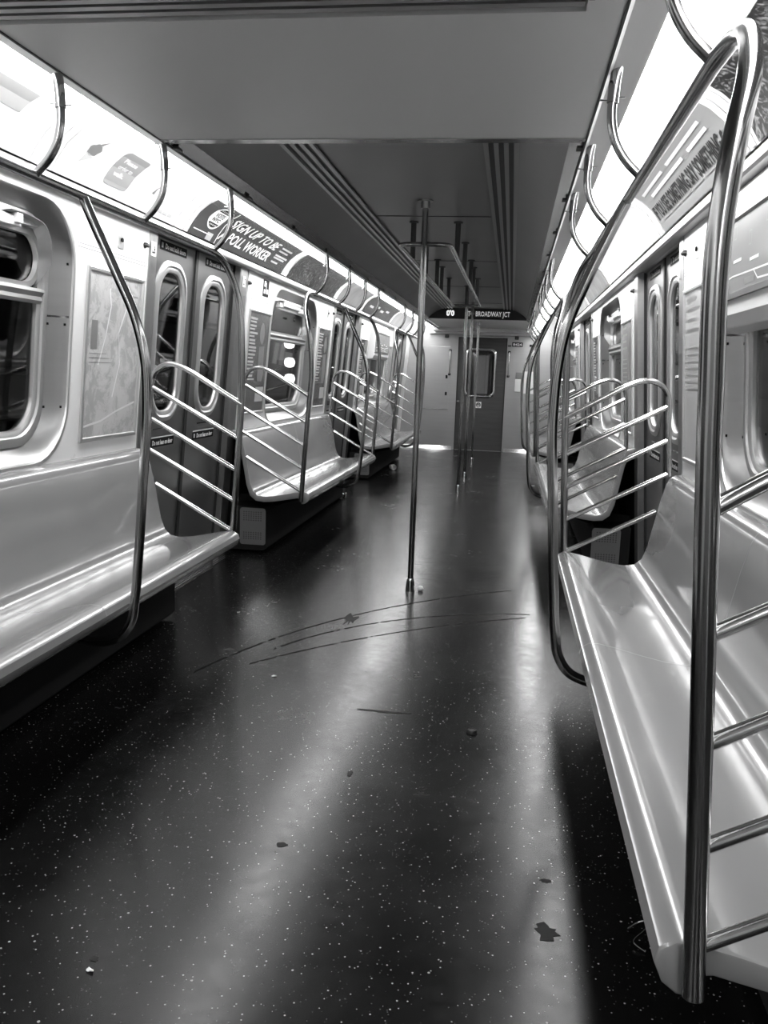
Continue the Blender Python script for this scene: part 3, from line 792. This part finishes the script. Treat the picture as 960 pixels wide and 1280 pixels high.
for s in (-1, 1):
    h0 = handrail(s); gs = guard(s, True); ge = guard(s, False)
    for k in range(BAYS):
        h = h0 if k == 0 else dup(h0, (0, k*PER, 0))
        h['label'] = 'curved stainless handrail frame over the %s bench on the %s' % (['nearest', 'middle', 'farthest'][k], SN[s])
        a = gs if k == 0 else dup(gs, (0, k*PER, 0)); b = ge if k == 0 else dup(ge, (0, k*PER, 0))
        a['label'] = 'slanted stainless guard rail at the camera-side end of the %s %s bench' % (['nearest', 'middle', 'farthest'][k], SN[s])
        b['label'] = 'slanted stainless guard rail at the far end of the %s %s bench' % (['nearest', 'middle', 'farthest'][k], SN[s])

# centre poles
def pole(y, label, top=2.30, x=0.0):
    root = thing('grab_pole', label, 'pole', (x, y, 0), 'centre grab poles')
    bm = bmesh.new(); tube(bm, [(x, y, .06), (x, y, 1.2), (x, y, top)], .0178, 16, 2); o = obj('pole_tube', bm, 'tube', root); o.location = (-x, -y, 0)
    bm = bmesh.new(); lathe(bm, [(.030, 0), (.0285, .012), (.0235, .060), (.0215, .074), (.019, .078)], (x, y, 0)); o = obj('base_socket', bm, 'chrome', root); o.location = (-x, -y, 0)
    bm = bmesh.new(); lathe(bm, [(.026, top-.045), (.026, top-.008), (.045, top-.006), (.045, top-.001)], (x, y, 0)); o = obj('ceiling_flange', bm, 'steel', root); o.location = (-x, -y, 0)
    return root
pole(5.10, 'tall stainless grab pole standing alone in the aisle, nearest the camera')
for y, l in ((9.84, 'stainless centre grab pole at the far end of the overhead ring'), (11.23, 'stainless centre grab pole behind the ring, second from the end door'), (13.32, 'stainless centre grab pole closest to the end door')):
    pole(y, l, 2.30 if y < 12.8 else 2.14)
root = thing('overhead_grab_ring', 'long rectangular stainless grab ring hung below the middle of the ceiling', 'grab rail', (0, 7.4, 2.06))
bm = bmesh.new(); pts = []
for (cx, cy, a0) in ((.075, 9.76, 0), (-.075, 9.76, PI/2), (-.075, 5.20, PI), (.075, 5.20, 1.5*PI)):
    for k in range(6):
        a = a0+PI/2*k/5; yy = cy+.075*math.sin(a); pts.append((cx+.075*math.cos(a), yy, 2.060+.035*(yy-5.1)/4.7))
pts.append(pts[0]); tube(bm, pts, .0135, 12, 1, cap=False); o = obj('ring_tube', bm, 'tube', root); o.location = (0, -7.4, -2.06)
for x, y in [(sx*.145, y) for y in (5.78, 6.64, 7.60, 8.09, 8.98) for sx in (-1, 1)]+[(0, 9.70)]:
    bm = bmesh.new(); tube(bm, [(x, y, 2.058+.035*(y-5.1)/4.7), (x, y, 2.297)], .0175, 12, 1); lathe(bm, [(.030, 2.290), (.030, 2.298)], (x, y, 0), 14)
    o = obj('drop_rod', bm, 'rod', root); o.location = (0, -7.4, -2.06)

# ------------------------------------------------------------------ posters and fittings on the liner
def poster(s, y0, y1, z0, z1, kind, label):
    root = thing('framed_poster' if kind != 'map' else 'framed_map', label, 'poster' if kind != 'map' else 'map', (0, 0, 0))
    bm = bmesh.new(); rr = []
    for q, d in ((0, .0), (0, -.010), (.006, -.013), (.016, -.013), (.020, -.004)):
        rr.append([W(s, d)(y, z) for y, z in ((y0+q, z0+q), (y1-q, z0+q), (y1-q, z1-q), (y0+q, z1-q))])
    loft(bm, rr); obj('poster_frame', bm, 'frame', root, smooth=False)
    bm = bmesh.new(); plate(bm, [(y0+.018, z0+.018), (y1-.018, z0+.018), (y1-.018, z1-.018), (y0+.018, z1-.018)], [], W(s, -.004), W(s, -.001))
    base = {'map': 'map', 'dark': mat('poster_dark_print', .10, 0, .2, noise=((3, 3, 3), .03), var=.05, coat=.4), 'pale': mat('poster_pale_print', .55, 0, .2, noise=((3, 3, 3), .03), var=.06, coat=.4)}[kind]
    sh = obj('poster_sheet', bm, base, root, smooth=False)
    f = (lambda u, v: W(s, -.0048)(y0+u, v)) if s < 0 else (lambda u, v: W(s, -.0048)(y1-u, v))
    w = y1-y0; h = z1-z0
    if kind == 'dark':
        bm = bmesh.new()
        for i in range(9): quad2(bm, .05, .05+w*(.25+.15*random.random()), z1-.07-i*h*.068, z1-.055-i*h*.068, f); 
        for i in range(9): quad2(bm, .05, .05+w*(.2+.15*random.random()), z1-.092-i*h*.068, z1-.080-i*h*.068, f)
        quad2(bm, w*.55, w*.92, z0+.09, z0+.20, f)
        obj('text_block', bm, 'lgrey', sh, smooth=False)
        bm = bmesh.new(); poly2(bm, [(w*.66+.06*math.cos(a), z1-.16+.08*math.sin(a)) for a in [2*PI*k/18 for k in range(18)]], f)
        poly2(bm, [(w*.56, z1-.26), (w*.80, z1-.25), (w*.84, z1-.45), (w*.80, z0+.24), (w*.60, z0+.24), (w*.58, z1-.5)], f)
        obj('figure_print', bm, 'grey', sh, smooth=False)
    if kind == 'pale':
        bm = bmesh.new()
        for i in range(4): quad2(bm, w*.12, w*(.45+.1*(i % 2)), z1-.06-i*.045, z1-.045-i*.045, f)
        for i in range(7): quad2(bm, w*.12, w*.52, z1-.27-i*.03, z1-.262-i*.03, f)
        obj('text_block', bm, 'grey', sh, smooth=False)
        bm = bmesh.new(); quad2(bm, w*.62, w*.86, z0+h*.48, z1-.05, f); obj('picture_panel', bm, mat('poster_picture', .25, 0, .3), sh, smooth=False)
    if kind == 'map':
        bm = bmesh.new(); g = lambda u, v: f(u, v)
        for P in ([(.03, z0+.07), (.2, z0+.09), (.35, z0+.13), (w-.03, z0+.17)], [(.14, z0+.35), (.2, z0+.48), (.24, z0+.62), (.22, z1-.08)], [(.3, z0+.2), (.36, z0+.36), (.33, z0+.5), (.40, z0+.62)]):
            for a, b in zip(P, P[1:]):
                dx, dz = b[0]-a[0], b[1]-a[1]; l = math.hypot(dx, dz); nx, nz = -dz/l*.005, dx/l*.005
                poly2(bm, [(a[0]-nx, a[1]-nz), (b[0]-nx, b[1]-nz), (b[0]+nx, b[1]+nz), (a[0]+nx, a[1]+nz)], g)
        obj('pale_route_line', bm, 'plastic', sh, smooth=False)
        bm = bmesh.new()
        quad2(bm, .06, .12, z0+.42, z0+.55, g)
        for i in range(3): quad2(bm, .05, .22+.03*i, z0+.40-.02*i, z0+.403-.02*i, g)
        quad2(bm, w*.60, w*.9, z1-.10, z1-.092, g); quad2(bm, w*.55, w*.62, z1-.075, z1-.06, g)
        obj('map_detail', bm, 'grey', sh, smooth=False)
    return root
ZP = (.955, 1.735)
poster(-1, 3.62, 4.20, *ZP, 'map', 'framed subway map on the left wall beside the nearest window')
poster(-1, 5.97, 6.52, .98, 1.735, 'dark', 'framed dark poster with text column beyond the first left doors')
poster(-1, 8.19, 8.72, *ZP, 'dark', 'framed grey poster on the left wall after the middle window')
poster(-1, 10.52, 11.02, *ZP, 'dark', 'framed dark poster beyond the second left doors')
poster(-1, 12.76, 13.28, *ZP, 'pale', 'framed pale poster after the farthest left window')
poster(1, 3.64, 4.20, *ZP, 'pale', 'framed pale notice with small picture on the right wall')
poster(1, 5.95, 6.50, *ZP, 'pale', 'framed pale poster on the right beyond the first doors')
poster(1, 8.19, 8.72, *ZP, 'dark', 'framed grey poster after the middle right window')
poster(1, 10.52, 11.02, *ZP, 'pale', 'framed pale poster beyond the second right doors')

def small_box(name, s, y0, y1, z0, z1, d0, d1, m, label, cat, bevel=.002):
    bm = bmesh.new(); plate(bm, [(y0, z0), (y1, z0), (y1, z1), (y0, z1)], [], W(s, d0), W(s, d1)); o = obj(name, bm, m, None, smooth=False, bevel=bevel)
    return tag(o, label, cat)
for s, ys in ((-1, (4.19, 5.91, 8.77, 10.49)), (1, (4.19, 5.91, 8.77, 10.49))):
    for i, y in enumerate(ys):
        bm = bmesh.new(); p = W(s, 0)(y, 1.90)
        P = [(p[0], y, 1.90), (p[0]-s*.012, y, 1.90), (p[0]-s*.022, y, 1.893)]
        tube(bm, P, lambda t: .016-.009*t, 12, 3)
        tag(obj('door_indicator_lamp', bm, 'black_plastic'), 'small dark dome lamp high on the %s wall, %s from the camera' % (SN[s], ORD[i]), 'lamp', 'door indicator lamps on the liner')
# key switch plates
for s, y, l in ((-1, 3.93, 'small grey switch plate above the left subway map'), (-1, 8.55, 'small grey switch plate above the grey poster on the left'), (1, 3.95, 'small switch plate above the pale notice on the right')):
    r = thing('switch_plate', l, 'switch', (0, 0, 0)); bm = bmesh.new(); plate(bm, rrect(y-.03, y+.03, 1.845, 1.925, .006, 3), [], W(s, -.003), W(s, 0)); obj('plate', bm, 'frame', r, smooth=False)
    bm = bmesh.new(); p = W(s, -.003)(y, 1.885); tube(bm, [(p[0], y, 1.885), (p[0]-s*.006, y, 1.885)], .010, 10, 1); obj('key_slot', bm, 'dark', r)
# door number plates
for y, txt, l in ((4.285, 'L6', 'small white plate reading L6 at the left door edge'), (5.79, 'L7', 'small white number plate on the jamb past the left doors')):
    r = thing('door_number_plate', l, 'sign', (0, 0, 0)); bm = bmesh.new(); plate(bm, [(y-.03, 1.86), (y+.03, 1.86), (y+.03, 1.93), (y-.03, 1.93)], [], W(-1, -.0075), W(-1, -.0055)); obj('plate', bm, 'white', r, smooth=False)
    bm = bmesh.new(); put_text(bm, txt, -.02, 1.875, .04, .04, lambda u, v: W(-1, -.008)(y+u, v), .03); obj('plate_lettering', bm, 'ink', r, smooth=False)
# pictogram notice
r = thing('pictogram_notice', 'small black and white pictogram notice on the left liner beside the middle window', 'sign', (0, 0, 0))
bm = bmesh.new(); plate(bm, [(6.26, 1.845), (6.40, 1.845), (6.40, 1.965), (6.26, 1.965)], [], W(-1, -.003), W(-1, -.0005)); o = obj('notice_sheet', bm, 'ink', r, smooth=False)
bm = bmesh.new(); f = lambda u, v: W(-1, -.0036)(6.26+u, 1.845+v)
for c_ in ((.015, .05, .02, .05), (.085, .125, .02, .055), (.02, .06, .07, .11), (.065, .075, .02, .1)): quad2(bm, c_[0], c_[1], c_[2], c_[3], f)
obj('pictogram', bm, 'white', o, smooth=False)

# route displays above two of the windows
def route_display(s, k, label):
    c = 2.74+k*PER; ya, yb = c-.60, c+.60
    root = thing('route_display', label, 'display', (0, 0, 0), 'illuminated route displays over windows')
    bm = bmesh.new()
    pr = [(1.50, .04), (1.505, -.055), (1.545, -.072), (1.86, -.060), (1.93, -.03), (1.985, -.004), (1.985, .02)]
    a = [(s*(1.45-.08*z+d), z) for z, d in pr]; extrude_profile(bm, a, ya-.06, yb+.06); obj('display_housing', bm, 'liner', root, smooth=False, bevel=.006)
    F = lambda d: (lambda y, z: (s*(1.45-.08*z-.072+.012*(z-1.545)/.315+d), y, z))
    bm = bmesh.new(); rr = []
    for q, d in ((-.012, .0), (-.012, -.010), (.006, -.012), (.010, -.003)): rr.append([F(d)(y, z) for y, z in ((ya+q, 1.605+q), (yb-q, 1.605+q), (yb-q, 1.85-q), (ya+q, 1.85-q))])
    loft(bm, rr); obj('display_frame', bm, 'trimw', root, smooth=False)
    bm = bmesh.new(); plate(bm, [(ya, 1.608), (yb, 1.608), (yb, 1.845), (ya, 1.845)], [], F(-.004), F(-.001)); sc = obj('map_strip', bm, mat('strip_print', .42, 0, .15, coat=.4), root, smooth=False)
    f = F(-.0048); fm = (lambda u, v: f(ya+u, v)) if s < 0 else (lambda u, v: f(yb-u, v))
    bm = bmesh.new()
    for P in ([(.05, 1.65), (.30, 1.665), (.55, 1.66), (.80, 1.655), (1.12, 1.68)], [(.55, 1.66), (.60, 1.63), (.9, 1.62)]):
        for p, q in zip(P, P[1:]): poly2(bm, [(p[0], p[1]-.003), (q[0], q[1]-.003), (q[0], q[1]+.003), (p[0], p[1]+.003)], fm)
    for i in range(5): quad2(bm, .1+.2*i, .2+.2*i, 1.69+.015*(i % 2), 1.70+.015*(i % 2), fm)
    obj('route_line', bm, 'white', sc, smooth=False)
    bm = bmesh.new()
    for i in range(6): u = .12+.18*i; v = 1.74+.04*(i % 2); [quad2(bm, u+a, u+b, v+c0, v+d0, fm) for a, b, c0, d0 in ((0, .03, 0, .003), (0, .03, .04, .043), (0, .003, 0, .043), (.027, .03, 0, .043))]
    for i in range(3): quad2(bm, .15+.3*i, .26+.3*i, 1.625, 1.645, fm)
    obj('station_mark', bm, 'grey', sc, smooth=False)
route_display(1, 0, 'pale route map display over the nearest right window')
route_display(-1, 2, 'pale route map display over the farthest left window')

# ------------------------------------------------------------------ far end wall, storm door, sign
root = thing('wall_end', 'steel end wall of the car around the storm door', 'wall', kind='structure')
bm = bmesh.new(); fE = lambda d: (lambda x, z: (x, YE+d, z))
plate(bm, [(-1.46, 0), (1.46, 0), (1.30, 2.4), (-1.30, 2.4)], [[(-.425, .004), (.425, .004), (.425, 2.0), (-.425, 2.0)]], fE(0), fE(.04)); obj('end_panel', bm, 'endw', root, smooth=False)
bm = bmesh.new()
for a, b in ((-1.40, -.47), (.47, 1.40)):
    K = [(YE-.06, .001), (YE-.055, .008), (YE-.025, .040), (YE-.004, .062), (YE-.001, .062), (YE-.001, .001)]
    A_ = [bm.verts.new((a, y, z)) for y, z in K]; B_ = [bm.verts.new((b, y, z)) for y, z in K]
    for i in range(6): bm.faces.new((A_[i], A_[(i+1) % 6], B_[(i+1) % 6], B_[i]))
    bm.faces.new(A_); bm.faces.new(B_[::-1])
obj('kick_strip', bm, 'chrome', root, smooth=False, bevel=.006)
bm = bmesh.new(); plate(bm, [(-1.20, .72), (-.57, .72), (-.57, 1.83), (-1.20, 1.83)], [], fE(-.008), fE(-.001)); cv = obj('access_cover', bm, 'endw', root, smooth=False)
bm = bmesh.new(); box(bm, -1.2, -.57, YE-.012, YE-.009, 1.826, 1.834); box(bm, -1.2, -.57, YE-.012, YE-.009, .716, .726); obj('cover_edge', bm, 'chrome', cv, smooth=False)
bm = bmesh.new()
for z in (1.30, 1.0): box(bm, -.635, -.60, YE-.016, YE-.009, z-.03, z+.03)
obj('cover_latch', bm, 'dark', cv, smooth=False)
bm = bmesh.new(); plate(bm, [(-1.42, -.01), (1.42, -.01), (1.30, 2.4), (-1.30, 2.4)], [], lambda x, z: (x, YB, z), lambda x, z: (x, YB-.04, z)); o = obj('wall_rear', bm, 'endw', None, smooth=False); struct(o, 'rear end wall behind the photographer', 'wall')

root = thing('door_9', 'dark steel storm door in the end wall with rounded window', 'door', (0, YE, 0), kind='structure')
def putE(o): o.location = (0, -YE, 0); return o
bm = bmesh.new(); plate(bm, [(-.42, .005), (.42, .005), (.42, 1.995), (-.42, 1.995)], [rrect(-.265, .225, .98, 1.79, .09)], fE(.012), fE(.05)); putE(obj('door_leaf', bm, 'storm', root, smooth=False))
bm = bmesh.new(); rr = []
for q, d in ((-.02, .013), (-.02, -.004), (-.006, -.012), (.014, -.010), (.022, .0), (.026, .03)):
    rr.append([fE(d)(x, z) for x, z in rrect(-.275+q, .235-q, .97+q, 1.80-q, .10-q*.4)])
loft(bm, rr); putE(obj('window_gasket', bm, 'chrome', root))
bm = bmesh.new(); plate(bm, rrect(-.26, .22, .985, 1.785, .085), [], fE(.028), fE(.032)); putE(obj('door_pane', bm, 'glass', root, smooth=False))
bm = bmesh.new()
for x in (-.4235, .4235): box(bm, x-.008, x+.008, YE-.012, YE+.02, 0, 2.0)
box(bm, -.43, .43, YE-.012, YE+.02, 1.99, 2.006)
putE(obj('door_seal', bm, 'rubber', root, smooth=False))
bm = bmesh.new(); box(bm, -.36, .42, YE-.016, YE-.013, 2.0065, 2.018); putE(obj('head_strip', bm, 'chrome', root, smooth=False))
bm = bmesh.new(); plate(bm, [(-.075, .765), (.025, .765), (.025, .875), (-.075, .875)], [], fE(.009), fE(.0115)); st = putE(obj('warning_sticker', bm, 'white', root, smooth=False))
bm = bmesh.new(); fs = fE(.008)
ringo = [(-.025+.040*math.cos(a), .82+.044*math.sin(a)) for a in [2*PI*k/24 for k in range(24)]]; ringi = [(-.025+.029*math.cos(a), .82+.033*math.sin(a)) for a in [2*PI*k/24 for k in range(24)]]
loft(bm, [[fs(*p) for p in ringo], [fs(*p) for p in ringi]]); quad2(bm, -.058, .008, .812, .828, fs); quad2(bm, -.05, .0, .832, .845, fs)
obj('sticker_symbol', bm, 'ink', st, smooth=False)
bm = bmesh.new(); box(bm, -.415, -.37, YE-.03, YE+.01, .86, .885); lathe(bm, [(.02, 0), (.02, .02)], (-.39, YE-.02, .86), 12); putE(obj('door_handle', bm, 'chrome', root, smooth=False))
for nm, x, l in (('l', -.57, 'vertical steel grab handle on the end wall left of the storm door'), ('r', .475, 'vertical steel grab handle on the end wall right of the storm door')):
    r = thing('vertical_grab_bar', l, 'handle', (0, 0, 0)); bm = bmesh.new(); tube(bm, [(x, YE-.002, 1.77), (x, YE-.04, 1.765), (x, YE-.048, 1.73), (x, YE-.048, 1.38), (x, YE-.04, 1.345), (x, YE-.002, 1.34)], .011, 10, 4); obj('handle_bar', bm, 'chrome', r)
    bm = bmesh.new(); [lathe(bm, [(.02, z-.02), (.024, z), (.02, z+.02)], (x, YE-.026, 0), 12) for z in (1.345, 1.765)]; obj('handle_mount', bm, 'dark', r)
for x, l in ((-.64, 'small black camera dome box high on the end wall, left of the door'), (.59, 'small black box high on the end wall above the car number')):
    r = thing('camera_box', l, 'camera', (0, 0, 0)); bm = bmesh.new(); box(bm, x-.035, x+.035, YE-.03, YE-.001, 1.985, 2.045); obj('camera_housing', bm, 'black_plastic', r, smooth=False, bevel=.006)
    bm = bmesh.new(); lathe(bm, [(.012, -.002), (.012, .002)], (x, YE-.031, 2.015), 12); obj('camera_eye', bm, 'grey', r)
r = thing('car_number_plate', 'small black plate reading 8424 on the end wall right of the door', 'sign', (0, 0, 0))
bm = bmesh.new(); box(bm, .515, .70, YE-.006, YE-.001, 1.865, 1.94); o = obj('plate', bm, 'ink', r, smooth=False)
bm = bmesh.new(); put_text(bm, '8424', .53, 1.882, .155, .042, lambda u, v: (u, YE-.0075, v), .03); obj('plate_lettering', bm, 'white', o, smooth=False)
r = thing('latch_plate', 'small black door latch plate near the top right of the storm door', 'latch', (0, 0, 0))
bm = bmesh.new(); box(bm, .44, .50, YE-.02, YE-.001, 1.862, 1.885); obj('latch_body', bm, 'black_plastic', r, smooth=False); bm = bmesh.new(); box(bm, .45, .50, YE-.024, YE-.021, 1.887, 1.897); obj('latch_bar', bm, 'chrome', r, smooth=False)
r = thing('corner_plate', 'tiny black plate in the upper right corner of the end wall', 'sign', (0, 0, 0)); bm = bmesh.new(); box(bm, .82, .90, YE-.006, YE-.001, 1.87, 1.91); obj('plate', bm, 'ink', r, smooth=False)
r = thing('intercom_box', 'pale emergency intercom panel on the end wall right of the door', 'intercom', (0, 0, 0))
bm = bmesh.new(); box(bm, .60, .735, YE-.025, YE-.001, 1.08, 1.30); obj('panel', bm, 'plastic', r, smooth=False, bevel=.004)
bm = bmesh.new(); box(bm, .61, .735, YE-.028, YE-.001, 1.31, 1.42); obj('speaker_grille', bm, 'grey', r, smooth=False, bevel=.004)
r = thing('emergency_notice', 'tall white notice on the end wall beside the intercom panel', 'sign', (0, 0, 0))
bm = bmesh.new(); box(bm, .76, .84, YE-.004, YE-.001, 1.05, 1.44); obj('notice_sheet', bm, 'white', r, smooth=False)
bm = bmesh.new(); box(bm, .88, .96, YE-.004, YE-.001, 1.05, 1.44); tag(obj('notice_sheet', bm, 'white', None, smooth=False), 'tall white notice nearest the right corner of the end wall', 'sign')

# next car seen through the storm door window
root = thing('wall_next_car', 'end of the next car seen through the storm door window', 'wall', kind='structure')
bm = bmesh.new(); box(bm, -1.4, 1.4, 16.32, 16.36, -.2, 2.5); obj('next_car_end', bm, 'dark', root, smooth=False)
bm = bmesh.new(); plate(bm, [(-.22, .9), (.16, .9), (.16, 1.80), (-.22, 1.80)], [[(-.17, 1.0), (.11, 1.0), (.11, 1.72), (-.17, 1.72)]], lambda x, z: (x, 16.30, z), lambda x, z: (x, 16.315, z)); obj('next_door_frame', bm, 'frame', root, smooth=False)
bm = bmesh.new(); box(bm, -.165, .105, 16.306, 16.315, 1.005, 1.715); obj('next_door_pane', bm, emit('lit_next_car', .22), root, smooth=False)
bm = bmesh.new(); box(bm, -1.4, 1.4, YE+.05, 16.30, -.05, 0); obj('gangway_floor', bm, 'dark', root, smooth=False)

# destination sign closing the recess
r = thing('destination_sign', 'black arched electronic sign reading TO BROADWAY JCT above the far aisle', 'sign', (0, 0, 0))
bm = bmesh.new(); half = [(.752, 2.142), (.70, 2.175), (.65, 2.212), (.60, 2.243), (.55, 2.268), (.50, 2.284), (.44, 2.293)]
prof = half+[(-x, z) for x, z in half[::-1]]
extrude_profile(bm, prof, 12.80, 12.855); obj('sign_housing', bm, 'black_plastic', r)
bm = bmesh.new(); fS = lambda u, v: (u, 12.797, v)
put_text(bm, "0'0", -.455, 2.185, .115, .075, fS, .03); obj('route_digits', bm, 'led', r, smooth=False)
bm = bmesh.new(); put_text(bm, 'TO BROADWAY JCT', -.145, 2.185, .61, .07, fS, .012); obj('sign_lettering', bm, 'leddim', r, smooth=False)

# ------------------------------------------------------------------ three glowing globes stacked outside the middle left window
for i, (y, z) in enumerate(((10.50, 1.64), (10.52, 1.41), (10.53, 1.21))):
    r = thing('glow_globe', 'glowing globe outside the middle left window, %s of the three stacked' % ['topmost', 'middle', 'lowest'][i], 'lamp', (0, 0, 0), 'stacked globes outside the middle left window')
    bm = bmesh.new(); lathe(bm, [(.02, -.06), (.055, -.045), (.07, 0), (.055, .045), (.02, .06)], (-2.2, y, z), 16); obj('globe_shell', bm, 'lamp', r)
    bm = bmesh.new(); box(bm, -2.35, -2.26, y-.05, y+.05, z-.03, z+.03); obj('globe_bracket', bm, 'dark', r, smooth=False)

# ------------------------------------------------------------------ litter and marks on the floor
def blob(name, x, y, rx, ry, m, label, cat, h=.0012, n=22, jag=.25, seed=1):
    rnd = random.Random(seed); bm = bmesh.new(); pts = []
    for k in range(n):
        a = 2*PI*k/n; q = 1+jag*(rnd.random()-.5)*2; pts.append((x+rx*q*math.cos(a), y+ry*q*math.sin(a)))
    plate(bm, pts, [], lambda a, b: (a, b, h), lambda a, b: (a, b, .0001)); return tag(obj(name, bm, m, None, smooth=False), label, cat)
blob('floor_stain', .705, 1.915, .030, .027, 'stain', 'ragged black patch stuck on the floor beside the near right bench', 'stain', seed=4, jag=.45)
blob('gum_spot', -.016, 2.158, .016, .011, 'gum', 'small dark oval gum spot on the left light streak of the floor', 'gum', seed=2, jag=.15)
blob('gum_spot', .09, 2.62, .008, .02, 'gum', 'tiny dark fleck on the floor above the oval gum spot', 'gum', seed=5)
blob('gum_spot', -.30, 1.62, .009, .009, 'gum', 'small dark dot near the bottom left light streak', 'gum', seed=9)
blob('scuff_mark', .12, 3.17, .10, .008, 'gum', 'short dark scuff across the left light streak', 'scuff', seed=11, jag=.4)
blob('scuff_mark', -.24, 4.40, .035, .09, 'gum', 'dark forked scuff beside the curved floor scratches', 'scuff', seed=12, jag=.6)
blob('floor_stain', .71, 2.13, .014, .008, 'stain', 'small dark fleck just beyond the ragged black patch', 'stain', seed=14)
def scrap(x, y, r, label, seed, z=.004):
    rnd = random.Random(seed); bm = bmesh.new(); n = 9; top = []; bot = []
    for k in range(n):
        a = 2*PI*k/n; q = r*(.6+.6*rnd.random()); zz = z*(.3+1.2*rnd.random())
        top.append(bm.verts.new((x+q*math.cos(a), y+.6*q*math.sin(a), zz+.0015))); bot.append(bm.verts.new((x+q*math.cos(a), y+.6*q*math.sin(a), zz-.0003 if zz > .001 else .0002)))
    c1 = bm.verts.new((x, y, z*1.3+.001)); c0 = bm.verts.new((x, y, .0005))
    for k in range(n):
        bm.faces.new((top[k], top[(k+1) % n], c1)); bm.faces.new((bot[(k+1) % n], bot[k], c0)); bm.faces.new((top[k], bot[k], bot[(k+1) % n], top[(k+1) % n]))
    return tag(obj('paper_scrap', bm, 'paper', None, smooth=False), label, 'litter')
scrap(-.397, 3.444, .012, 'tiny white paper scrap on the open floor left of the centre pole', 1)
scrap(.86, 10.72, .035, 'small white paper scrap near the middle right bench', 2)
scrap(-1.31, 4.42, .04, 'white paper scrap under the far end of the near left bench', 3)
scrap(-.29, 1.58, .010, 'tiny white crumb at the bottom left of the floor', 4)
scrap(-.85, 4.35, .008, 'tiny white crumb on the floor left of the curved scratches', 5)
scrap(-1.28, 8.70, .06, 'flat grey paper scrap beside the crushed can under the bench', 6)
# white ball beside the pole
bm = bmesh.new(); lathe(bm, [(.004, 0), (.014, .003), (.018, .011), (.018, .018), (.013, .026), (.004, .029)], (.062, 5.12, 0), 14)
tag(obj('paper_ball', bm, 'white'), 'small white crumpled ball beside the base of the nearest pole', 'litter')
# dark bottle cap in the aisle
r = thing('bottle_cap', 'dark bottle cap lying alone in the aisle', 'bottle cap', (0, 0, 0)); bm = bmesh.new()
seg = 21; ringd = []
for rr_, h in ((.019, .0003), (.0185, .009), (.016, .013), (.014, .013), (.013, .011)):
    ringd.append([(.474+(rr_+(.0012 if k % 2 and h < .01 else 0))*math.cos(2*PI*k/42), 3.045+(rr_+(.0012 if k % 2 and h < .01 else 0))*math.sin(2*PI*k/42), h) for k in range(42)])
loft(bm, ringd, cap_first=True, cap_last=True); obj('cap_shell', bm, 'black_plastic', r)
# crushed can
r = thing('crushed_can', 'crushed metal can under the middle left bench', 'can', (0, 0, 0)); bm = bmesh.new(); rings = []
for i in range(12):
    t = i/11; x = -1.18+.11*(t-.5); ph = .25*math.sin(i*2.1)
    rings.append([(x+.01*math.sin(3*a+i), 8.80+(.032+.006*math.cos(2*a+i*1.7))*math.cos(a)+.05*(t-.5), .030+(.024+.005*math.sin(3*a+i*1.3))*math.sin(a)) for a in [2*PI*k/20+ph for k in range(20)]])
loft(bm, rings, cap_first=True, cap_last=True); obj('can_body', bm, 'chrome', r)
bm = bmesh.new(); tube(bm, [(-1.124, 8.825, .030), (-1.119, 8.826, .030)], .028, 18, 1); obj('can_lid', bm, 'frame', r)
# paper cup on its side
r = thing('paper_cup', 'white paper cup lying on its side near the far left bench', 'cup', (0, 0, 0)); bm = bmesh.new()
ax = Vector((.5, -.85, 0)).normalized(); sd = Vector((.85, .5, 0)).normalized(); up = Vector((0, 0, 1)); c0 = Vector((-1.02, 11.70, .042))
def rg(t, rad): return [tuple(c0+ax*t+(sd*math.cos(a)+up*math.sin(a))*rad) for a in [2*PI*k/24 for k in range(24)]]
loft(bm, [rg(-.055, .028), rg(.05, .040), rg(.05, .037), rg(-.050, .026)], cap_first=True, cap_last=True); obj('cup_body', bm, 'white', r)
bm = bmesh.new(); P = rg(.05, .0395); tube(bm, P+[P[0]], .0022, 6, 1, cap=False); obj('rolled_rim', bm, 'chrome', r)
# bent wire under the near right bench
bm = bmesh.new(); tube(bm, [(.90, 1.96, .004), (.93, 1.97, .02), (.95, 1.95, .035), (.93, 1.92, .03), (.905, 1.90, .012), (.93, 1.88, .004)], .0022, 8, 6)
tag(obj('bent_wire', bm, 'tube'), 'small bent wire on the dark floor beside the near right bench', 'litter')

# ------------------------------------------------------------------ world, camera, colour
w = bpy.data.worlds.new('world'); bpy.context.scene.world = w; w.use_nodes = True
w.node_tree.nodes['Background'].inputs[0].default_value = (.0, .0, .0, 1); w.node_tree.nodes['Background'].inputs[1].default_value = 0
cam = bpy.data.cameras.new('camera'); co = bpy.data.objects.new('camera', cam); C.objects.link(co)
yaw, pitch, roll = (math.radians(a) for a in (8.086, -9.156, 2.029))
F = Vector((-math.sin(yaw)*math.cos(pitch), math.cos(yaw)*math.cos(pitch), math.sin(pitch)))
R0 = Vector((math.cos(yaw), math.sin(yaw), 0)); U0 = R0.cross(F)
R1 = R0*math.cos(roll)+U0*math.sin(roll); U1 = -R0*math.sin(roll)+U0*math.cos(roll)
from mathutils import Matrix
m = Matrix.Identity(4)
for i, v in enumerate((R1, U1, -F)):
    for j in range(3): m[j][i] = v[j]
m.translation = (.546, 0, 1.31); co.matrix_world = m
cam.sensor_fit = 'VERTICAL'; cam.sensor_height = 36; cam.lens = 36*1070.05/1280; cam.clip_start = .02
sc = bpy.context.scene; sc.camera = co
sc.view_settings.view_transform = 'Standard'; sc.view_settings.look = 'None'; sc.view_settings.gamma = 1; sc.view_settings.use_curve_mapping = False
sc.view_settings.exposure = 0.0
